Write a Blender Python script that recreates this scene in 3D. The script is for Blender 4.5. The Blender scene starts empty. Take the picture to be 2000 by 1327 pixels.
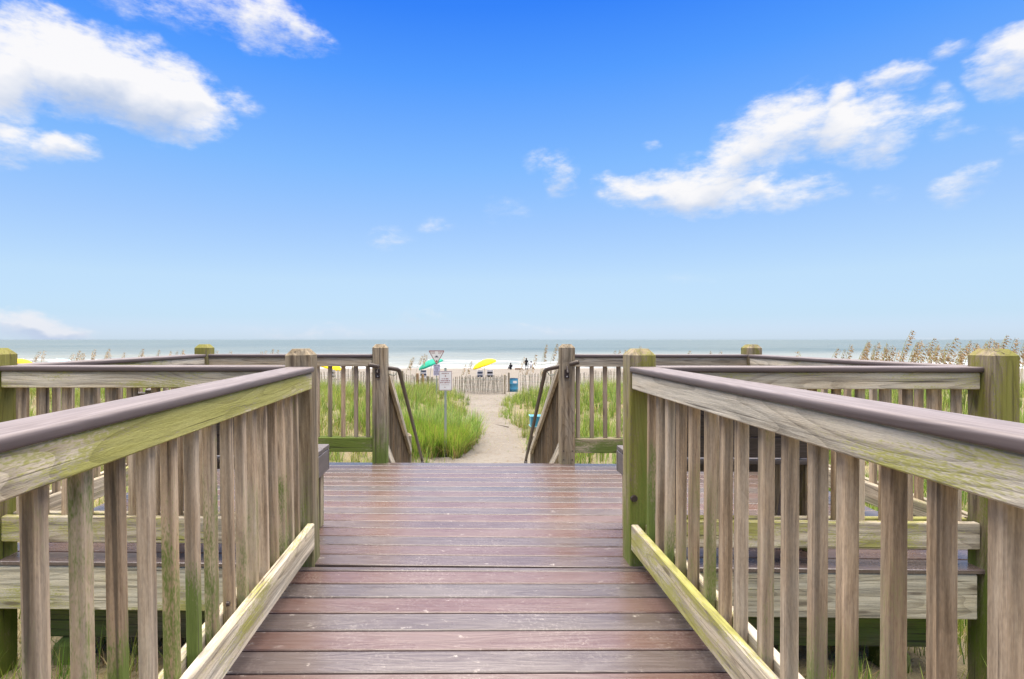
import bpy, bmesh, math, random
import numpy as np
from mathutils import Vector, Matrix, noise as mnoise

R = math.radians
random.seed(7)
rng = np.random.default_rng(11)
sc = bpy.context.scene
C = sc.collection

# ------------------------------------------------------------------ camera
CAMZ = 1.22
F = 1070.0            # focal length in photograph pixels (2000 px wide)
PX, PY = 910.0, 663.0  # principal point
cam_d = bpy.data.cameras.new('camera')
cam_d.sensor_width = 36.0
cam_d.lens = F / 2000.0 * 36.0
cam_d.shift_x = (1000.0 - PX) / 2000.0
cam_d.shift_y = 0.0
cam_d.clip_start = 0.02
cam_d.clip_end = 60000
cam = bpy.data.objects.new('camera', cam_d)
C.objects.link(cam)
cam.location = (0, 0, CAMZ)
cam.rotation_euler = (R(90), 0, 0)
sc.camera = cam

# ------------------------------------------------------------------ view / render
sc.view_settings.view_transform = 'Standard'
sc.view_settings.look = 'None'
sc.view_settings.gamma = 1.0
sc.view_settings.use_curve_mapping = False
sc.view_settings.exposure = 1.5
sc.render.engine = 'CYCLES'
sc.cycles.use_denoising = True
sc.cycles.use_adaptive_sampling = True
sc.cycles.adaptive_threshold = 0.02
sc.cycles.max_bounces = 5
sc.cycles.diffuse_bounces = 3
sc.cycles.glossy_bounces = 2
sc.cycles.transparent_max_bounces = 4

SUN_EL, SUN_AZ = 81.0, 2.0   # degrees; azimuth measured from +Y (the sea) towards +X

# ------------------------------------------------------------------ node helper
class NT:
    def __init__(self, tree):
        self.t = tree
        self.t.nodes.clear()
    def n(self, typ, ins=None, **props):
        nd = self.t.nodes.new(typ)
        for k, v in props.items():
            setattr(nd, k, v)
        if ins:
            for k, v in ins.items():
                self.set(nd.inputs[k], v)
        return nd
    def set(self, sock, v):
        if isinstance(v, bpy.types.NodeSocket):
            self.t.links.new(v, sock)
        else:
            if hasattr(sock.default_value, '__len__'):
                v = tuple(v)
                if len(sock.default_value) == 4 and len(v) == 3:
                    v = v + (1.0,)
            sock.default_value = v
    def math(self, op, a, b=0.0, c=0.0, clamp=False):
        nd = self.t.nodes.new('ShaderNodeMath'); nd.operation = op; nd.use_clamp = clamp
        self.set(nd.inputs[0], a); self.set(nd.inputs[1], b)
        if len(nd.inputs) > 2: self.set(nd.inputs[2], c)
        return nd.outputs[0]
    def vmath(self, op, a, b=(0, 0, 0), scale=None):
        nd = self.t.nodes.new('ShaderNodeVectorMath'); nd.operation = op
        self.set(nd.inputs[0], a)
        if op == 'SCALE': self.set(nd.inputs['Scale'], scale)
        else: self.set(nd.inputs[1], b)
        return nd.outputs['Value'] if op in ('LENGTH', 'DOT_PRODUCT', 'DISTANCE') else nd.outputs[0]
    def noise(self, vec, scale=1.0, detail=3.0, rough=0.55, dist=0.0, color=False):
        nd = self.n('ShaderNodeTexNoise', {'Scale': scale, 'Detail': detail, 'Roughness': rough, 'Distortion': dist})
        self.t.links.new(vec, nd.inputs['Vector'])
        return nd.outputs['Color' if color else 'Fac']
    def mix(self, f, a, b, blend='MIX'):
        nd = self.t.nodes.new('ShaderNodeMix'); nd.data_type = 'RGBA'; nd.blend_type = blend
        self.set(nd.inputs[0], f); self.set(nd.inputs[6], a); self.set(nd.inputs[7], b)
        return nd.outputs[2]
    def mapr(self, v, a, b, c=0.0, d=1.0, smooth=False):
        nd = self.t.nodes.new('ShaderNodeMapRange')
        nd.interpolation_type = 'SMOOTHSTEP' if smooth else 'LINEAR'
        self.set(nd.inputs[0], v); self.set(nd.inputs[1], a); self.set(nd.inputs[2], b)
        self.set(nd.inputs[3], c); self.set(nd.inputs[4], d)
        return nd.outputs[0]
    def xyz(self, x, y, z):
        return self.n('ShaderNodeCombineXYZ', {0: x, 1: y, 2: z}).outputs[0]
    def sep(self, v):
        nd = self.n('ShaderNodeSeparateXYZ', {0: v})
        return nd.outputs[0], nd.outputs[1], nd.outputs[2]

# ------------------------------------------------------------------ world: Nishita sky with clouds
world = bpy.data.worlds.new('World'); sc.world = world
world.use_nodes = True
w = NT(world.node_tree)
sky = w.n('ShaderNodeTexSky', sky_type='NISHITA', sun_disc=False, sun_elevation=R(SUN_EL), sun_rotation=R(SUN_AZ),
          air_density=1.0, dust_density=0.35, ozone_density=2.2, altitude=0.0)
tc = w.n('ShaderNodeTexCoord')
d = w.vmath('NORMALIZE', tc.outputs['Generated'])
dx, dy, dz = w.sep(d)
az = w.math('ARCTAN2', dx, dy)
el = w.math('ARCSINE', dz)
# clear marine air: the blue deepens quickly with height, all the way round the dome
TINT = [(0.0, (0.697, 0.891, 1.379)), (1.0, (0.685, 0.841, 1.301)), (2.3, (0.68, 0.804, 1.108)), (6.0, (0.913, 0.927, 1.008)), (11.3, (0.92, 0.99, 1.111)), (17.3, (0.739, 1.033, 1.262)), (25.6, (0.364, 0.85, 1.436)), (31.4, (0.163, 0.631, 1.455)), (45.0, (0.212, 0.694, 1.411)), (70.0, (0.326, 0.82, 1.382))]
# the same air seen away from the sun, where the sky changes only with height
AIR = [(0.0, (.61, .738, .86)), (1.0, (.624, .761, .913)), (2.3, (.571, .767, .94)), (6.0, (.527, .745, .98)), (11.3, (.366, .604, 1.0)),
       (17.3, (.223, .497, 1.0)), (25.6, (.089, .337, 1.0)), (31.4, (.04, .235, .96)), (45.0, (.045, .22, .86)), (70.0, (.05, .21, .8))]
def ramp(stops, k):
    nd = w.n('ShaderNodeValToRGB', {0: w.math('MULTIPLY', el, 1.0 / R(70.0), clamp=True)})
    e = nd.color_ramp.elements
    while len(e) < len(stops): e.new(0.5)
    for q, (dg, c_) in zip(e, stops): q.position = dg / 70.0
    for q, (dg, c_) in zip(e, stops): q.color = (c_[0] * k, c_[1] * k, c_[2] * k, 1)
    return nd.outputs[0]
NISH = w.mix(1.0, sky.outputs[0], ramp(TINT, 1.0), 'MULTIPLY')
SKYC = w.mix(0.62, NISH, w.vmath('SCALE', ramp(AIR, 1.0), scale=1.0 / 0.1466))
# fBm warp of the sky coordinates, so that cloud edges curl and fray
wc = w.xyz(az, w.math('MULTIPLY', el, 1.5), 0.0)
warp1 = w.vmath('SUBTRACT', w.noise(wc, 4.5, 2.0, 0.6, color=True), (0.5, 0.5, 0.5))
warp2 = w.vmath('SUBTRACT', w.noise(wc, 15.0, 3.5, 0.62, color=True), (0.5, 0.5, 0.5))
wv = w.vmath('ADD', w.vmath('SCALE', warp1, scale=0.10), w.vmath('SCALE', warp2, scale=0.050))
wx, wy, _ = w.sep(wv)
azw = w.math('ADD', az, wx)
elw = w.math('ADD', el, wy)
def sky_pt(px, py):
    a = math.atan((px - PX) / F)
    return a, math.atan((PY - py) / F * math.cos(a))
# (centre x, centre y, radius x, radius y, density) of each cloud mass
CL = [(90, 125, 200, 90, 1.0), (265, 150, 160, 100, 1.0), (350, 215, 100, 66, .85), (-120, 150, 190, 110, 1.0), (40, 275, 130, 46, .62), (150, 288, 75, 40, .55), (-140, 275, 140, 60, .6),
      (440, 200, 80, 36, .40), (385, 260, 50, 32, .28), (430, 0, 150, 46, .42), (545, 40, 85, 52, .5), (610, 80, 55, 34, .45), (230, -15, 150, 40, .3),
      (1535, 250, 170, 76, .85), (1690, 275, 125, 62, .7), (1430, 330, 130, 62, .62), (1285, 372, 150, 50, .74), (1530, 382, 110, 34, .55), (1400, 385, 120, 36, .5), (1190, 362, 40, 30, .3),
      (1755, 165, 90, 40, .62), (1850, 235, 46, 66, .38), (1985, 130, 100, 78, .85), (1866, 102, 48, 27, .42), (2130, 60, 140, 100, .9), (1640, 190, 34, 44, .34),
      (1092, 333, 40, 48, .46), (1045, 305, 36, 34, .26), (1885, 372, 95, 36, .44), (1710, 385, 40, 26, .18), (1277, 276, 22, 18, .22),
      (40, 628, 140, 42, .8), (120, 640, 90, 26, .5), (1810, 652, 50, 14, .42), (1880, 655, 44, 12, .38), (760, 470, 50, 32, .30), (850, 440, 50, 22, .24),
      (620, 648, 170, 16, .26), (830, 618, 60, 14, .2), (1070, 646, 110, 14, .24), (1330, 545, 60, 16, .14), (1000, 405, 50, 22, .16), (1910, 270, 40, 20, .22), (1990, 290, 40, 40, .2)]
acc = None
awv = w.xyz(azw, elw, 0.0)
for (cx, cy, rx, ry, k) in CL:
    a0, e0 = sky_pt(cx, cy)
    a1, _e = sky_pt(cx + rx, cy); _a, e1 = sky_pt(cx, cy - ry)
    ra, re = abs(a1 - a0) * 1.1, abs(e1 - e0) * 1.1
    nd = w.t.nodes.new('ShaderNodeVectorMath'); nd.operation = 'MULTIPLY_ADD'
    w.set(nd.inputs[0], awv); w.set(nd.inputs[1], (1 / ra, 1 / re, 0)); w.set(nd.inputs[2], (-a0 / ra, -e0 / re, 1.0))
    u = nd.outputs[0]
    q = w.vmath('DOT_PRODUCT', u, u)
    v = w.math('MULTIPLY_ADD', q, -k, 2 * k, clamp=True)
    sc_ = w.vmath('SCALE', u, scale=v)
    acc = sc_ if acc is None else w.vmath('ADD', acc, sc_)
_ax, ay, dens = w.sep(acc)
base_sh = w.math('MULTIPLY_ADD', ay, -0.85, w.math('MULTIPLY', dens, 0.05))      # underside of each mass
# scattered cloud over the rest of the dome
azabs = w.math('ABSOLUTE', az)
outside = w.math('MAXIMUM', w.mapr(azabs, 0.9, 1.3, 0, 1, True), w.mapr(el, 0.62, 0.85, 0, 1, True))
cv = w.vmath('MULTIPLY', d, (1.0, 1.0, 1.9))
scat = w.noise(cv, 2.3, 4.0, 0.58)
scat = w.math('MULTIPLY', w.mapr(scat, 0.50, 0.70), outside)
scat = w.math('MULTIPLY', scat, w.mapr(el, -0.02, 0.05))
fray = w.noise(w.vmath('MULTIPLY', wc, (1.0, 1.5, 1.0)), 22.0, 4.5, 0.64)
dens = w.math('MINIMUM', dens, 1.5)
has = w.mapr(dens, 0.0, 0.25)
dens = w.math('ADD', dens, w.math('MULTIPLY', w.math('MULTIPLY', w.math('SUBTRACT', fray, 0.5), 1.5), has))
dens = w.math('MAXIMUM', dens, w.math('MULTIPLY', scat, 1.1))
mask = w.mapr(dens, 0.0, w.math('MULTIPLY_ADD', w.math('MAXIMUM', base_sh, 0.0), 1.5, 0.92), 0, 1, True)
puff = w.noise(wc, 8.0, 2.0, 0.6)
shade = w.math('ADD', w.math('MULTIPLY', base_sh, 2.2), w.math('MULTIPLY', w.math('SUBTRACT', puff, 0.47), 1.1), clamp=True)
shade = w.math('ADD', shade, w.mapr(el, 0.0, 0.12, 0.45, 0.0), clamp=True)
CLOUD_LIT, CLOUD_LOW = (6.75, 6.65, 6.65), (3.7, 4.3, 5.5)
ccol = w.mix(shade, CLOUD_LIT, CLOUD_LOW)
final = w.mix(w.math('MULTIPLY', mask, 0.96), SKYC, ccol)
bg = w.n('ShaderNodeBackground', {'Color': final, 'Strength': 0.0518})
out = w.n('ShaderNodeOutputWorld', {'Surface': bg.outputs[0]})
world.cycles.sampling_method = 'NONE'

# ------------------------------------------------------------------ sun (soft, through thin cloud)
sun_d = bpy.data.lights.new('sun', 'SUN')
sun_d.energy = 4.6
sun_d.angle = R(92)
sun_d.color = (1.0, 0.90, 0.76)
sun = bpy.data.objects.new('sun', sun_d); C.objects.link(sun)
sdir = Vector((math.sin(R(SUN_AZ)) * math.cos(R(SUN_EL)), math.cos(R(SUN_AZ)) * math.cos(R(SUN_EL)), math.sin(R(SUN_EL))))
sun.rotation_euler = sdir.to_track_quat('Z', 'Y').to_euler()
sun.location = (20, 60, 60)

# ------------------------------------------------------------------ materials
MATS = {}
def newmat(name):
    m = bpy.data.materials.new(name); m.use_nodes = True
    MATS[name] = m
    return m, NT(m.node_tree)
def finish(t, surf):
    t.n('ShaderNodeOutputMaterial', {'Surface': surf})
def bsdf(t, color, rough=0.6, spec=0.5, normal=None, metal=0.0):
    b = t.n('ShaderNodeBsdfPrincipled', {'Base Color': color, 'Roughness': rough, 'Specular IOR Level': spec, 'Metallic': metal})
    if normal is not None: t.set(b.inputs['Normal'], normal)
    return b.outputs[0]
def plain(name, col, rough=0.6, spec=0.5, metal=0.0, var=0.12, scale=12.0):
    m, t = newmat(name)
    co = t.n('ShaderNodeTexCoord').outputs['Object']
    nz = t.noise(co, scale, 4.0, 0.6)
    c = t.mix(nz, tuple(x * (1 - var) for x in col), tuple(min(1, x * (1 + var)) for x in col))
    finish(t, bsdf(t, c, t.mapr(nz, 0.2, 0.8, rough - .08, rough + .08), spec, metal=metal))
    return m

# weathered timber: grain runs along the piece's own x axis.
# object colour: r = how much yellow-green algae, g = warm (0) .. silvery (1), b = dark moss creeping up from below
def timber(name, dark, light, grey, algae=(0.36, 0.355, 0.075), moss=(0.055, 0.085, 0.012), moss_top=0.55, grainy=1.0):
    m, t = newmat(name)
    co = t.n('ShaderNodeTexCoord').outputs['Object']
    info = t.n('ShaderNodeObjectInfo')
    rnd = info.outputs['Random']
    cr = t.n('ShaderNodeSeparateColor', {0: info.outputs['Color']})
    off = t.xyz(t.math('MULTIPLY', rnd, 61.0), t.math('MULTIPLY', rnd, 17.0), t.math('MULTIPLY', rnd, 29.0))
    p = t.vmath('ADD', co, off)
    fine = t.noise(t.vmath('MULTIPLY', p, (7.0, 130.0, 130.0)), 1.0, 3.0, 0.72)
    broad = t.noise(t.vmath('MULTIPLY', p, (0.75, 6.5, 6.5)), 1.0, 1.0, 0.5)
    saw = t.math('FRACT', t.math('MULTIPLY', broad, 15.0))                       # growth rings: soft earlywood, thin dark latewood
    ring = t.math('SUBTRACT', 1.0, t.mapr(saw, 0.55, 0.97, 0, 1, True))
    ring = t.math('MAXIMUM', ring, t.mapr(saw, 0.97, 1.0))
    wear = t.noise(t.vmath('MULTIPLY', p, (2.4, 14.0, 14.0)), 1.0, 3.0, 0.62)
    grit = t.noise(t.vmath('MULTIPLY', p, (70.0, 230.0, 230.0)), 1.0, 1.0, 0.6)
    g = t.math('ADD', t.math('MULTIPLY', t.mapr(fine, 0.28, 0.72), 0.62), t.math('MULTIPLY', ring, 0.38 * grainy))
    g = t.math('ADD', t.math('ADD', g, 0.38 * (1 - grainy) * .8), t.math('MULTIPLY', t.math('SUBTRACT', grit, 0.5), 0.5), clamp=True)
    warm = t.mix(g, dark, light)
    silver = t.mix(g, tuple(x * .45 for x in grey), grey)
    sf = t.math('ADD', cr.outputs[1], t.math('MULTIPLY', t.math('SUBTRACT', wear, 0.5), 1.8), clamp=True)
    col = t.mix(sf, warm, silver)
    # value change from piece to piece
    vv = t.mapr(t.math('FRACT', t.math('MULTIPLY', rnd, 7.31)), 0, 1, 0.76, 1.14)
    stain = t.noise(t.vmath('MULTIPLY', p, (0.9, 26.0, 26.0)), 1.0, 2.0, 0.6)
    vv = t.math('MULTIPLY', vv, t.mapr(stain, 0.40, 0.66, 1.08, 0.58, True))
    col = t.mix(1.0, col, t.xyz(t.math('MULTIPLY', vv, 1.02), t.math('MULTIPLY', vv, 0.985), t.math('MULTIPLY', vv, 0.91)), 'MULTIPLY')
    # algae stain: broad blotches broken up by the grain
    blot = t.noise(t.vmath('MULTIPLY', p, (1.5, 5.0, 5.0)), 1.0, 3.0, 0.62)
    blot = t.math('ADD', blot, t.math('ADD', t.math('MULTIPLY', t.math('SUBTRACT', fine, 0.5), 0.32), t.math('MULTIPLY', t.math('SUBTRACT', grit, 0.5), 0.34)))
    thr = t.math('MULTIPLY_ADD', cr.outputs[0], -0.52, 0.78)
    am = t.mapr(t.math('SUBTRACT', blot, thr), 0.0, 0.16, 0, 0.85, True)
    col = t.mix(am, col, t.mix(g, tuple(x * .6 for x in algae), algae))
    # moss that likes the wet foot of the piece
    geo = t.n('ShaderNodeNewGeometry')
    wz = t.sep(geo.outputs['Position'])[2]
    hi = t.mapr(wz, -0.1, moss_top, 1.0, 0.0)
    mm = t.math('ADD', t.math('MULTIPLY', hi, 0.6), t.math('MULTIPLY', t.math('SUBTRACT', blot, 0.5), 1.5))
    mm = t.mapr(t.math('MULTIPLY', mm, cr.outputs[2]), 0.1, 0.55, 0, 0.9, True)
    col = t.mix(mm, col, t.mix(fine, moss, tuple(x * 2.4 for x in moss)))
    # drying checks and knots
    crack = t.noise(t.vmath('MULTIPLY', p, (1.3, 70.0, 70.0)), 1.0, 0.0, 0.4)
    cm = t.mapr(crack, 0.73, 0.80)
    col = t.mix(t.math('MULTIPLY', cm, 0.65), col, (0.035, 0.028, 0.022))
    vor = t.n('ShaderNodeTexVoronoi', {'Scale': 1.0})
    t.t.links.new(t.vmath('MULTIPLY', p, (2.0, 9.0, 9.0)), vor.inputs['Vector'])
    kn = t.mapr(vor.outputs['Distance'], 0.07, 0.13, 1, 0)
    col = t.mix(t.math('MULTIPLY', kn, 0.6), col, (0.06, 0.04, 0.028))
    hgt = t.math('SUBTRACT', g, t.math('MULTIPLY', cm, 1.5))
    bmp = t.n('ShaderNodeBump', {'Strength': 0.42, 'Distance': 0.004, 'Height': hgt})
    finish(t, bsdf(t, col, 0.82, 0.25, bmp.outputs[0]))
    return m

timber('rail_timber', (0.22, 0.165, 0.105), (0.62, 0.535, 0.39), (0.68, 0.65, 0.575))
timber('baluster_timber', (0.15, 0.10, 0.062), (0.54, 0.415, 0.285), (0.57, 0.51, 0.425), moss_top=0.75, grainy=.35)
timber('post_timber', (0.14, 0.10, 0.06), (0.37, 0.295, 0.19), (0.43, 0.395, 0.325), algae=(0.22, 0.215, 0.035), moss_top=0.9)
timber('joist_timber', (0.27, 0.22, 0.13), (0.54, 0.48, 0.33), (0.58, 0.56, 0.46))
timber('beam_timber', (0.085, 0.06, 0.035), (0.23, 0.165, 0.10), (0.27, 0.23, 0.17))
timber('fence_timber', (0.30, 0.25, 0.19), (0.56, 0.49, 0.39), (0.62, 0.58, 0.52))
timber('pile_timber', (0.22, 0.13, 0.07), (0.42, 0.27, 0.15), (0.40, 0.37, 0.32))

# brown composite board (caps, deck, bench); object colour r: 0 red brown .. 1 grey brown
def composite(name, red, grey, rough, chalk, sand=0.0, toplit=False, chalk_col=(0.34, 0.31, 0.31)):
    m, t = newmat(name)
    co = t.n('ShaderNodeTexCoord').outputs['Object']
    info = t.n('ShaderNodeObjectInfo')
    rnd = info.outputs['Random']
    cr = t.n('ShaderNodeSeparateColor', {0: info.outputs['Color']})
    off = t.xyz(t.math('MULTIPLY', rnd, 43.0), t.math('MULTIPLY', rnd, 71.0), t.math('MULTIPLY', rnd, 7.0))
    p = t.vmath('ADD', co, off)
    streak = t.noise(t.vmath('MULTIPLY', p, (2.2, 110.0, 110.0)), 1.0, 4.0, 0.65)
    cloud = t.noise(t.vmath('MULTIPLY', p, (1.4, 6.0, 6.0)), 1.0, 4.0, 0.6)
    grain = t.noise(t.vmath('MULTIPLY', p, (1.3, 13.0, 13.0)), 1.0, 1.0, 0.5)
    ring = t.math('MULTIPLY_ADD', t.math('SINE', t.math('MULTIPLY', grain, 70.0)), 0.5, 0.5)
    col = t.mix(cr.outputs[0], red, grey)
    col = t.mix(t.mapr(cloud, 0.35, 0.75, 0.0, 0.35), col, t.mix(0.55, col, grey))
    vv = t.mapr(streak, 0.25, 0.75, 0.78, 1.18)
    col = t.mix(1.0, col, t.xyz(vv, vv, vv), 'MULTIPLY')
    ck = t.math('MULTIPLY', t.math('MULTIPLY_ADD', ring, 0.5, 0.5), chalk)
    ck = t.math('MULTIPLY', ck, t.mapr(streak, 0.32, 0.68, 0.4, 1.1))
    if toplit:  # skylight painted into the colour: chalk full on top, thinned down the sides
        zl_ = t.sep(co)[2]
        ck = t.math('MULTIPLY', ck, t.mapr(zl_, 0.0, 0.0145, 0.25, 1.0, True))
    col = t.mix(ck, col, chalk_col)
    if sand > 0:
        # blown sand and droppings lying in patches
        geo = t.n('ShaderNodeNewGeometry').outputs['Position']
        pt = t.noise(geo, 2.4, 3.0, 0.6)
        sp = t.noise(geo, 85.0, 3.0, 0.7)
        lump = t.noise(t.vmath('MULTIPLY', geo, (14.0, 22.0, 14.0)), 1.0, 4.0, 0.65)
        s1 = t.math('MULTIPLY', t.mapr(sp, 0.52, 0.64), t.mapr(pt, 0.45, 0.64, 0.05, 1))
        s2 = t.math('MULTIPLY', t.mapr(lump, 0.63, 0.71), t.mapr(sp, 0.4, 0.62))
        sm = t.math('MULTIPLY', t.math('MAXIMUM', t.math('MULTIPLY', s1, 0.30), s2), sand)
        col = t.mix(sm, col, (0.62, 0.57, 0.50))
    rf = t.mapr(cloud, 0.3, 0.7, rough - 0.07, rough + 0.09)
    bmp = t.n('ShaderNodeBump', {'Strength': 0.22, 'Distance': 0.002, 'Height': t.math('ADD', streak, t.math('MULTIPLY', ring, 0.5))})
    finish(t, bsdf(t, col, rf, 0.5 if sand == 0 else 0.75, bmp.outputs[0]))
    return m
composite('cap_composite', (0.085, 0.060, 0.057), (0.085, 0.066, 0.065), 0.62, 0.46, toplit=True, chalk_col=(0.27, 0.235, 0.235))
composite('deck_composite', (0.106, 0.051, 0.037), (0.072, 0.057, 0.051), 0.27, 0.17, sand=0.6, chalk_col=(0.34, 0.305, 0.305))
composite('bench_composite', (0.045, 0.032, 0.028), (0.085, 0.072, 0.07), 0.5, 0.18)

plain('handrail_paint', (0.07, 0.05, 0.034), 0.45, 0.5, var=.3, scale=25)
plain('bracket_iron', (0.035, 0.022, 0.018), 0.5, 0.5, var=.4, scale=40)
plain('bolt_steel', (0.35, 0.34, 0.33), 0.4, 0.5, metal=.8)
plain('galvanised', (0.31, 0.35, 0.31), 0.5, 0.5, metal=.3)
plain('sign_white', (0.72, 0.70, 0.68), 0.5)
plain('sign_grey', (0.45, 0.43, 0.42), 0.5)
plain('sign_violet', (0.50, 0.47, 0.62), 0.5)
plain('sign_red', (0.28, 0.11, 0.10), 0.5)
plain('sign_ink', (0.06, 0.05, 0.07), 0.6)
plain('sign_rust', (0.33, 0.09, 0.07), 0.6)
plain('umbrella_yellow', (0.85, 0.62, 0.01), 0.8, 0.2, var=.06)
plain('umbrella_orange', (0.85, 0.42, 0.02), 0.8, 0.2, var=.06)
plain('umbrella_green', (0.02, 0.30, 0.19), 0.8, 0.2, var=.1)
plain('canopy_blue', (0.30, 0.55, 0.66), 0.8, 0.2, var=.06)
plain('pole_white', (0.75, 0.75, 0.74), 0.4)
plain('cloth_white', (0.75, 0.75, 0.77), 0.8, 0.2)
plain('cloth_navy', (0.03, 0.055, 0.12), 0.8, 0.2)
plain('cloth_black', (0.018, 0.018, 0.02), 0.8, 0.2)
plain('barrel_blue', (0.05, 0.24, 0.38), 0.45, var=.2, scale=5)
plain('crate_teal', (0.03, 0.22, 0.33), 0.5, var=.15, scale=8)
plain('crate_rim', (0.22, 0.50, 0.58), 0.5)
plain('card_tan', (0.45, 0.34, 0.25), 0.8, 0.2)
plain('skin', (0.42, 0.25, 0.17), 0.55, 0.4)
plain('hair_dark', (0.03, 0.022, 0.018), 0.6)
plain('twig', (0.06, 0.045, 0.03), 0.8, 0.2)
plain('oat_head', (0.40, 0.285, 0.16), 0.8, 0.2, var=.35, scale=30)
plain('shell', (0.7, 0.66, 0.6), 0.6)

# sand with footprints, wrack and shell grit; 'veg' attribute: litter under the grass
def sand_mat():
    m, t = newmat('sand')
    pos = t.n('ShaderNodeNewGeometry').outputs['Position']
    big = t.noise(pos, 0.6, 4.0, 0.6)
    med = t.noise(pos, 3.2, 5.0, 0.62)
    fine = t.noise(pos, 28.0, 4.0, 0.7)
    col = t.mix(t.mapr(big, 0.3, 0.7), (0.160, 0.141, 0.117), (0.202, 0.183, 0.153))
    col = t.mix(t.mapr(med, 0.52, 0.75, 0, 0.4), col, (0.17, 0.14, 0.105))
    lit = t.noise(t.vmath('MULTIPLY', pos, (9.0, 7.0, 9.0)), 1.0, 5.0, 0.7)
    wr = t.math('MULTIPLY', t.mapr(lit, 0.54, 0.63), t.mapr(big, 0.30, 0.55, 0.35, 1))
    col = t.mix(t.math('MULTIPLY', wr, 0.75), col, (0.15, 0.115, 0.075))
    veg = t.n('ShaderNodeAttribute', attribute_name='veg').outputs['Fac']
    vl = t.math('MULTIPLY', veg, t.mapr(med, 0.3, 0.6, 0.5, 1.0))
    col = t.mix(vl, col, t.mix(fine, (0.13, 0.105, 0.05), (0.30, 0.25, 0.13)))
    wet = t.mapr(t.sep(pos)[1], 74.0, 82.0, 0, 1, True)
    col = t.mix(t.math('MULTIPLY', wet, 0.7), col, (0.26, 0.215, 0.165))
    h = t.math('ADD', t.math('MULTIPLY', med, 0.8), t.math('MULTIPLY', fine, 0.2))
    bmp = t.n('ShaderNodeBump', {'Strength': 0.9, 'Distance': 0.12, 'Height': h})
    finish(t, bsdf(t, col, t.mapr(wet, 0, 1, 0.9, 0.35), 0.3, bmp.outputs[0]))
sand_mat()

def water_mat():
    m, t = newmat('sea_water')
    pos = t.n('ShaderNodeNewGeometry').outputs['Position']
    x, y, z = t.sep(pos)
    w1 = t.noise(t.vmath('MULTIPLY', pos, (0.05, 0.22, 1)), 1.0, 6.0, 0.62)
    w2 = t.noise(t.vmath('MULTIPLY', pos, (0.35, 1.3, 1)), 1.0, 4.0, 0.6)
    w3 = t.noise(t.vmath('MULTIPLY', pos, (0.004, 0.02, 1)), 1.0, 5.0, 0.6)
    col = t.mix(t.mapr(w1, 0.3, 0.7), (0.042, 0.066, 0.060), (0.112, 0.140, 0.126))  # whitecaps and wave shadow painted into the water colour
    col = t.mix(t.mapr(w3, 0.42, 0.68, 0, .6), col, (0.165, 0.18, 0.155))
    sandy = t.mapr(y, 90.0, 230.0, 0.55, 0.0, True)
    col = t.mix(sandy, col, (0.30, 0.30, 0.255))
    # foam of the breakers
    fo = t.noise(t.vmath('MULTIPLY', pos, (0.045, 0.30, 1)), 1.0, 5.0, 0.6)
    fo2 = t.noise(t.vmath('MULTIPLY', pos, (0.6, 1.6, 1)), 1.0, 5.0, 0.7)
    near = t.math('MULTIPLY', t.mapr(y, 78.0, 82.0, 0, 1, True), t.mapr(y, 92.0, 140.0, 1, 0, True))
    th = t.math('MULTIPLY_ADD', near, -0.335, 0.81)
    fm = t.mapr(t.math('ADD', fo, t.math('MULTIPLY', t.math('SUBTRACT', fo2, 0.5), 0.25)), th, t.math('ADD', th, 0.10), 0, 1, True)
    fm = t.math('MULTIPLY', fm, t.mapr(near, 0.0, 0.05))
    foam = bsdf(t, t.mix(fo2, (0.42, 0.44, 0.45), (0.62, 0.63, 0.64)), 0.9, 0.2)
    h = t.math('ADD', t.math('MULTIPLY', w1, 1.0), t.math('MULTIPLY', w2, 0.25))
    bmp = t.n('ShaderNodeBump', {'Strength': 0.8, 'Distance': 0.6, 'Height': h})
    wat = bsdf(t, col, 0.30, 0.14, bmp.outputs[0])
    ms = t.n('ShaderNodeMixShader', {0: fm, 1: wat, 2: foam})
    finish(t, ms.outputs[0])
water_mat()

def leaf_mat(name):
    m, t = newmat(name)
    c = t.n('ShaderNodeAttribute', attribute_name='Col').outputs['Color']
    dif = t.n('ShaderNodeBsdfPrincipled', {'Base Color': c, 'Roughness': 0.5, 'Specular IOR Level': 0.3})
    trl = t.n('ShaderNodeBsdfTranslucent', {'Color': t.mix(0.5, c, t.mix(1.0, c, (1.25, 1.2, 0.5), 'MULTIPLY'))})
    ms = t.n('ShaderNodeMixShader', {0: 0.38, 1: dif.outputs[0], 2: trl.outputs[0]})
    finish(t, ms.outputs[0])
leaf_mat('grass_blade')

# ------------------------------------------------------------------ object helpers
def link(o, parent=None):
    C.objects.link(o)
    if parent is not None: o.parent = parent
    return o
def tag(o, label=None, cat=None, group=None, kind=None):
    if label: o['label'] = label
    if cat: o['category'] = cat
    if group: o['group'] = group
    if kind: o['kind'] = kind
    return o
def thing(name, label, cat, loc=(0, 0, 0), group=None):
    o = bpy.data.objects.new(name, None); o.empty_display_size = 0.2
    C.objects.link(o); o.location = loc
    return tag(o, label, cat, group)
def mesh_obj(name, mesh, mat, parent=None, M=None, col=None, smooth=False):
    """links mesh; M = world matrix (root empties are never rotated)"""
    o = bpy.data.objects.new(name, mesh)
    if mat and not mesh.materials: mesh.materials.append(MATS[mat])
    C.objects.link(o)
    M = M or Matrix.Identity(4)
    if parent is not None:
        o.parent = parent
        base = Matrix.Translation(-world_loc(parent)) if parent.type == 'EMPTY' else world_mat(parent).inverted()
        o.matrix_local = base @ M
        o['_wm'] = [x for r in M for x in r]
    else:
        o.matrix_world = M
        o['_wm'] = [x for r in M for x in r]
    if col is not None: o.color = (col[0], col[1], col[2], 1.0)
    if smooth:
        for p in mesh.polygons: p.use_smooth = True
    return o
def world_loc(o): return Vector(o.location)
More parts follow.
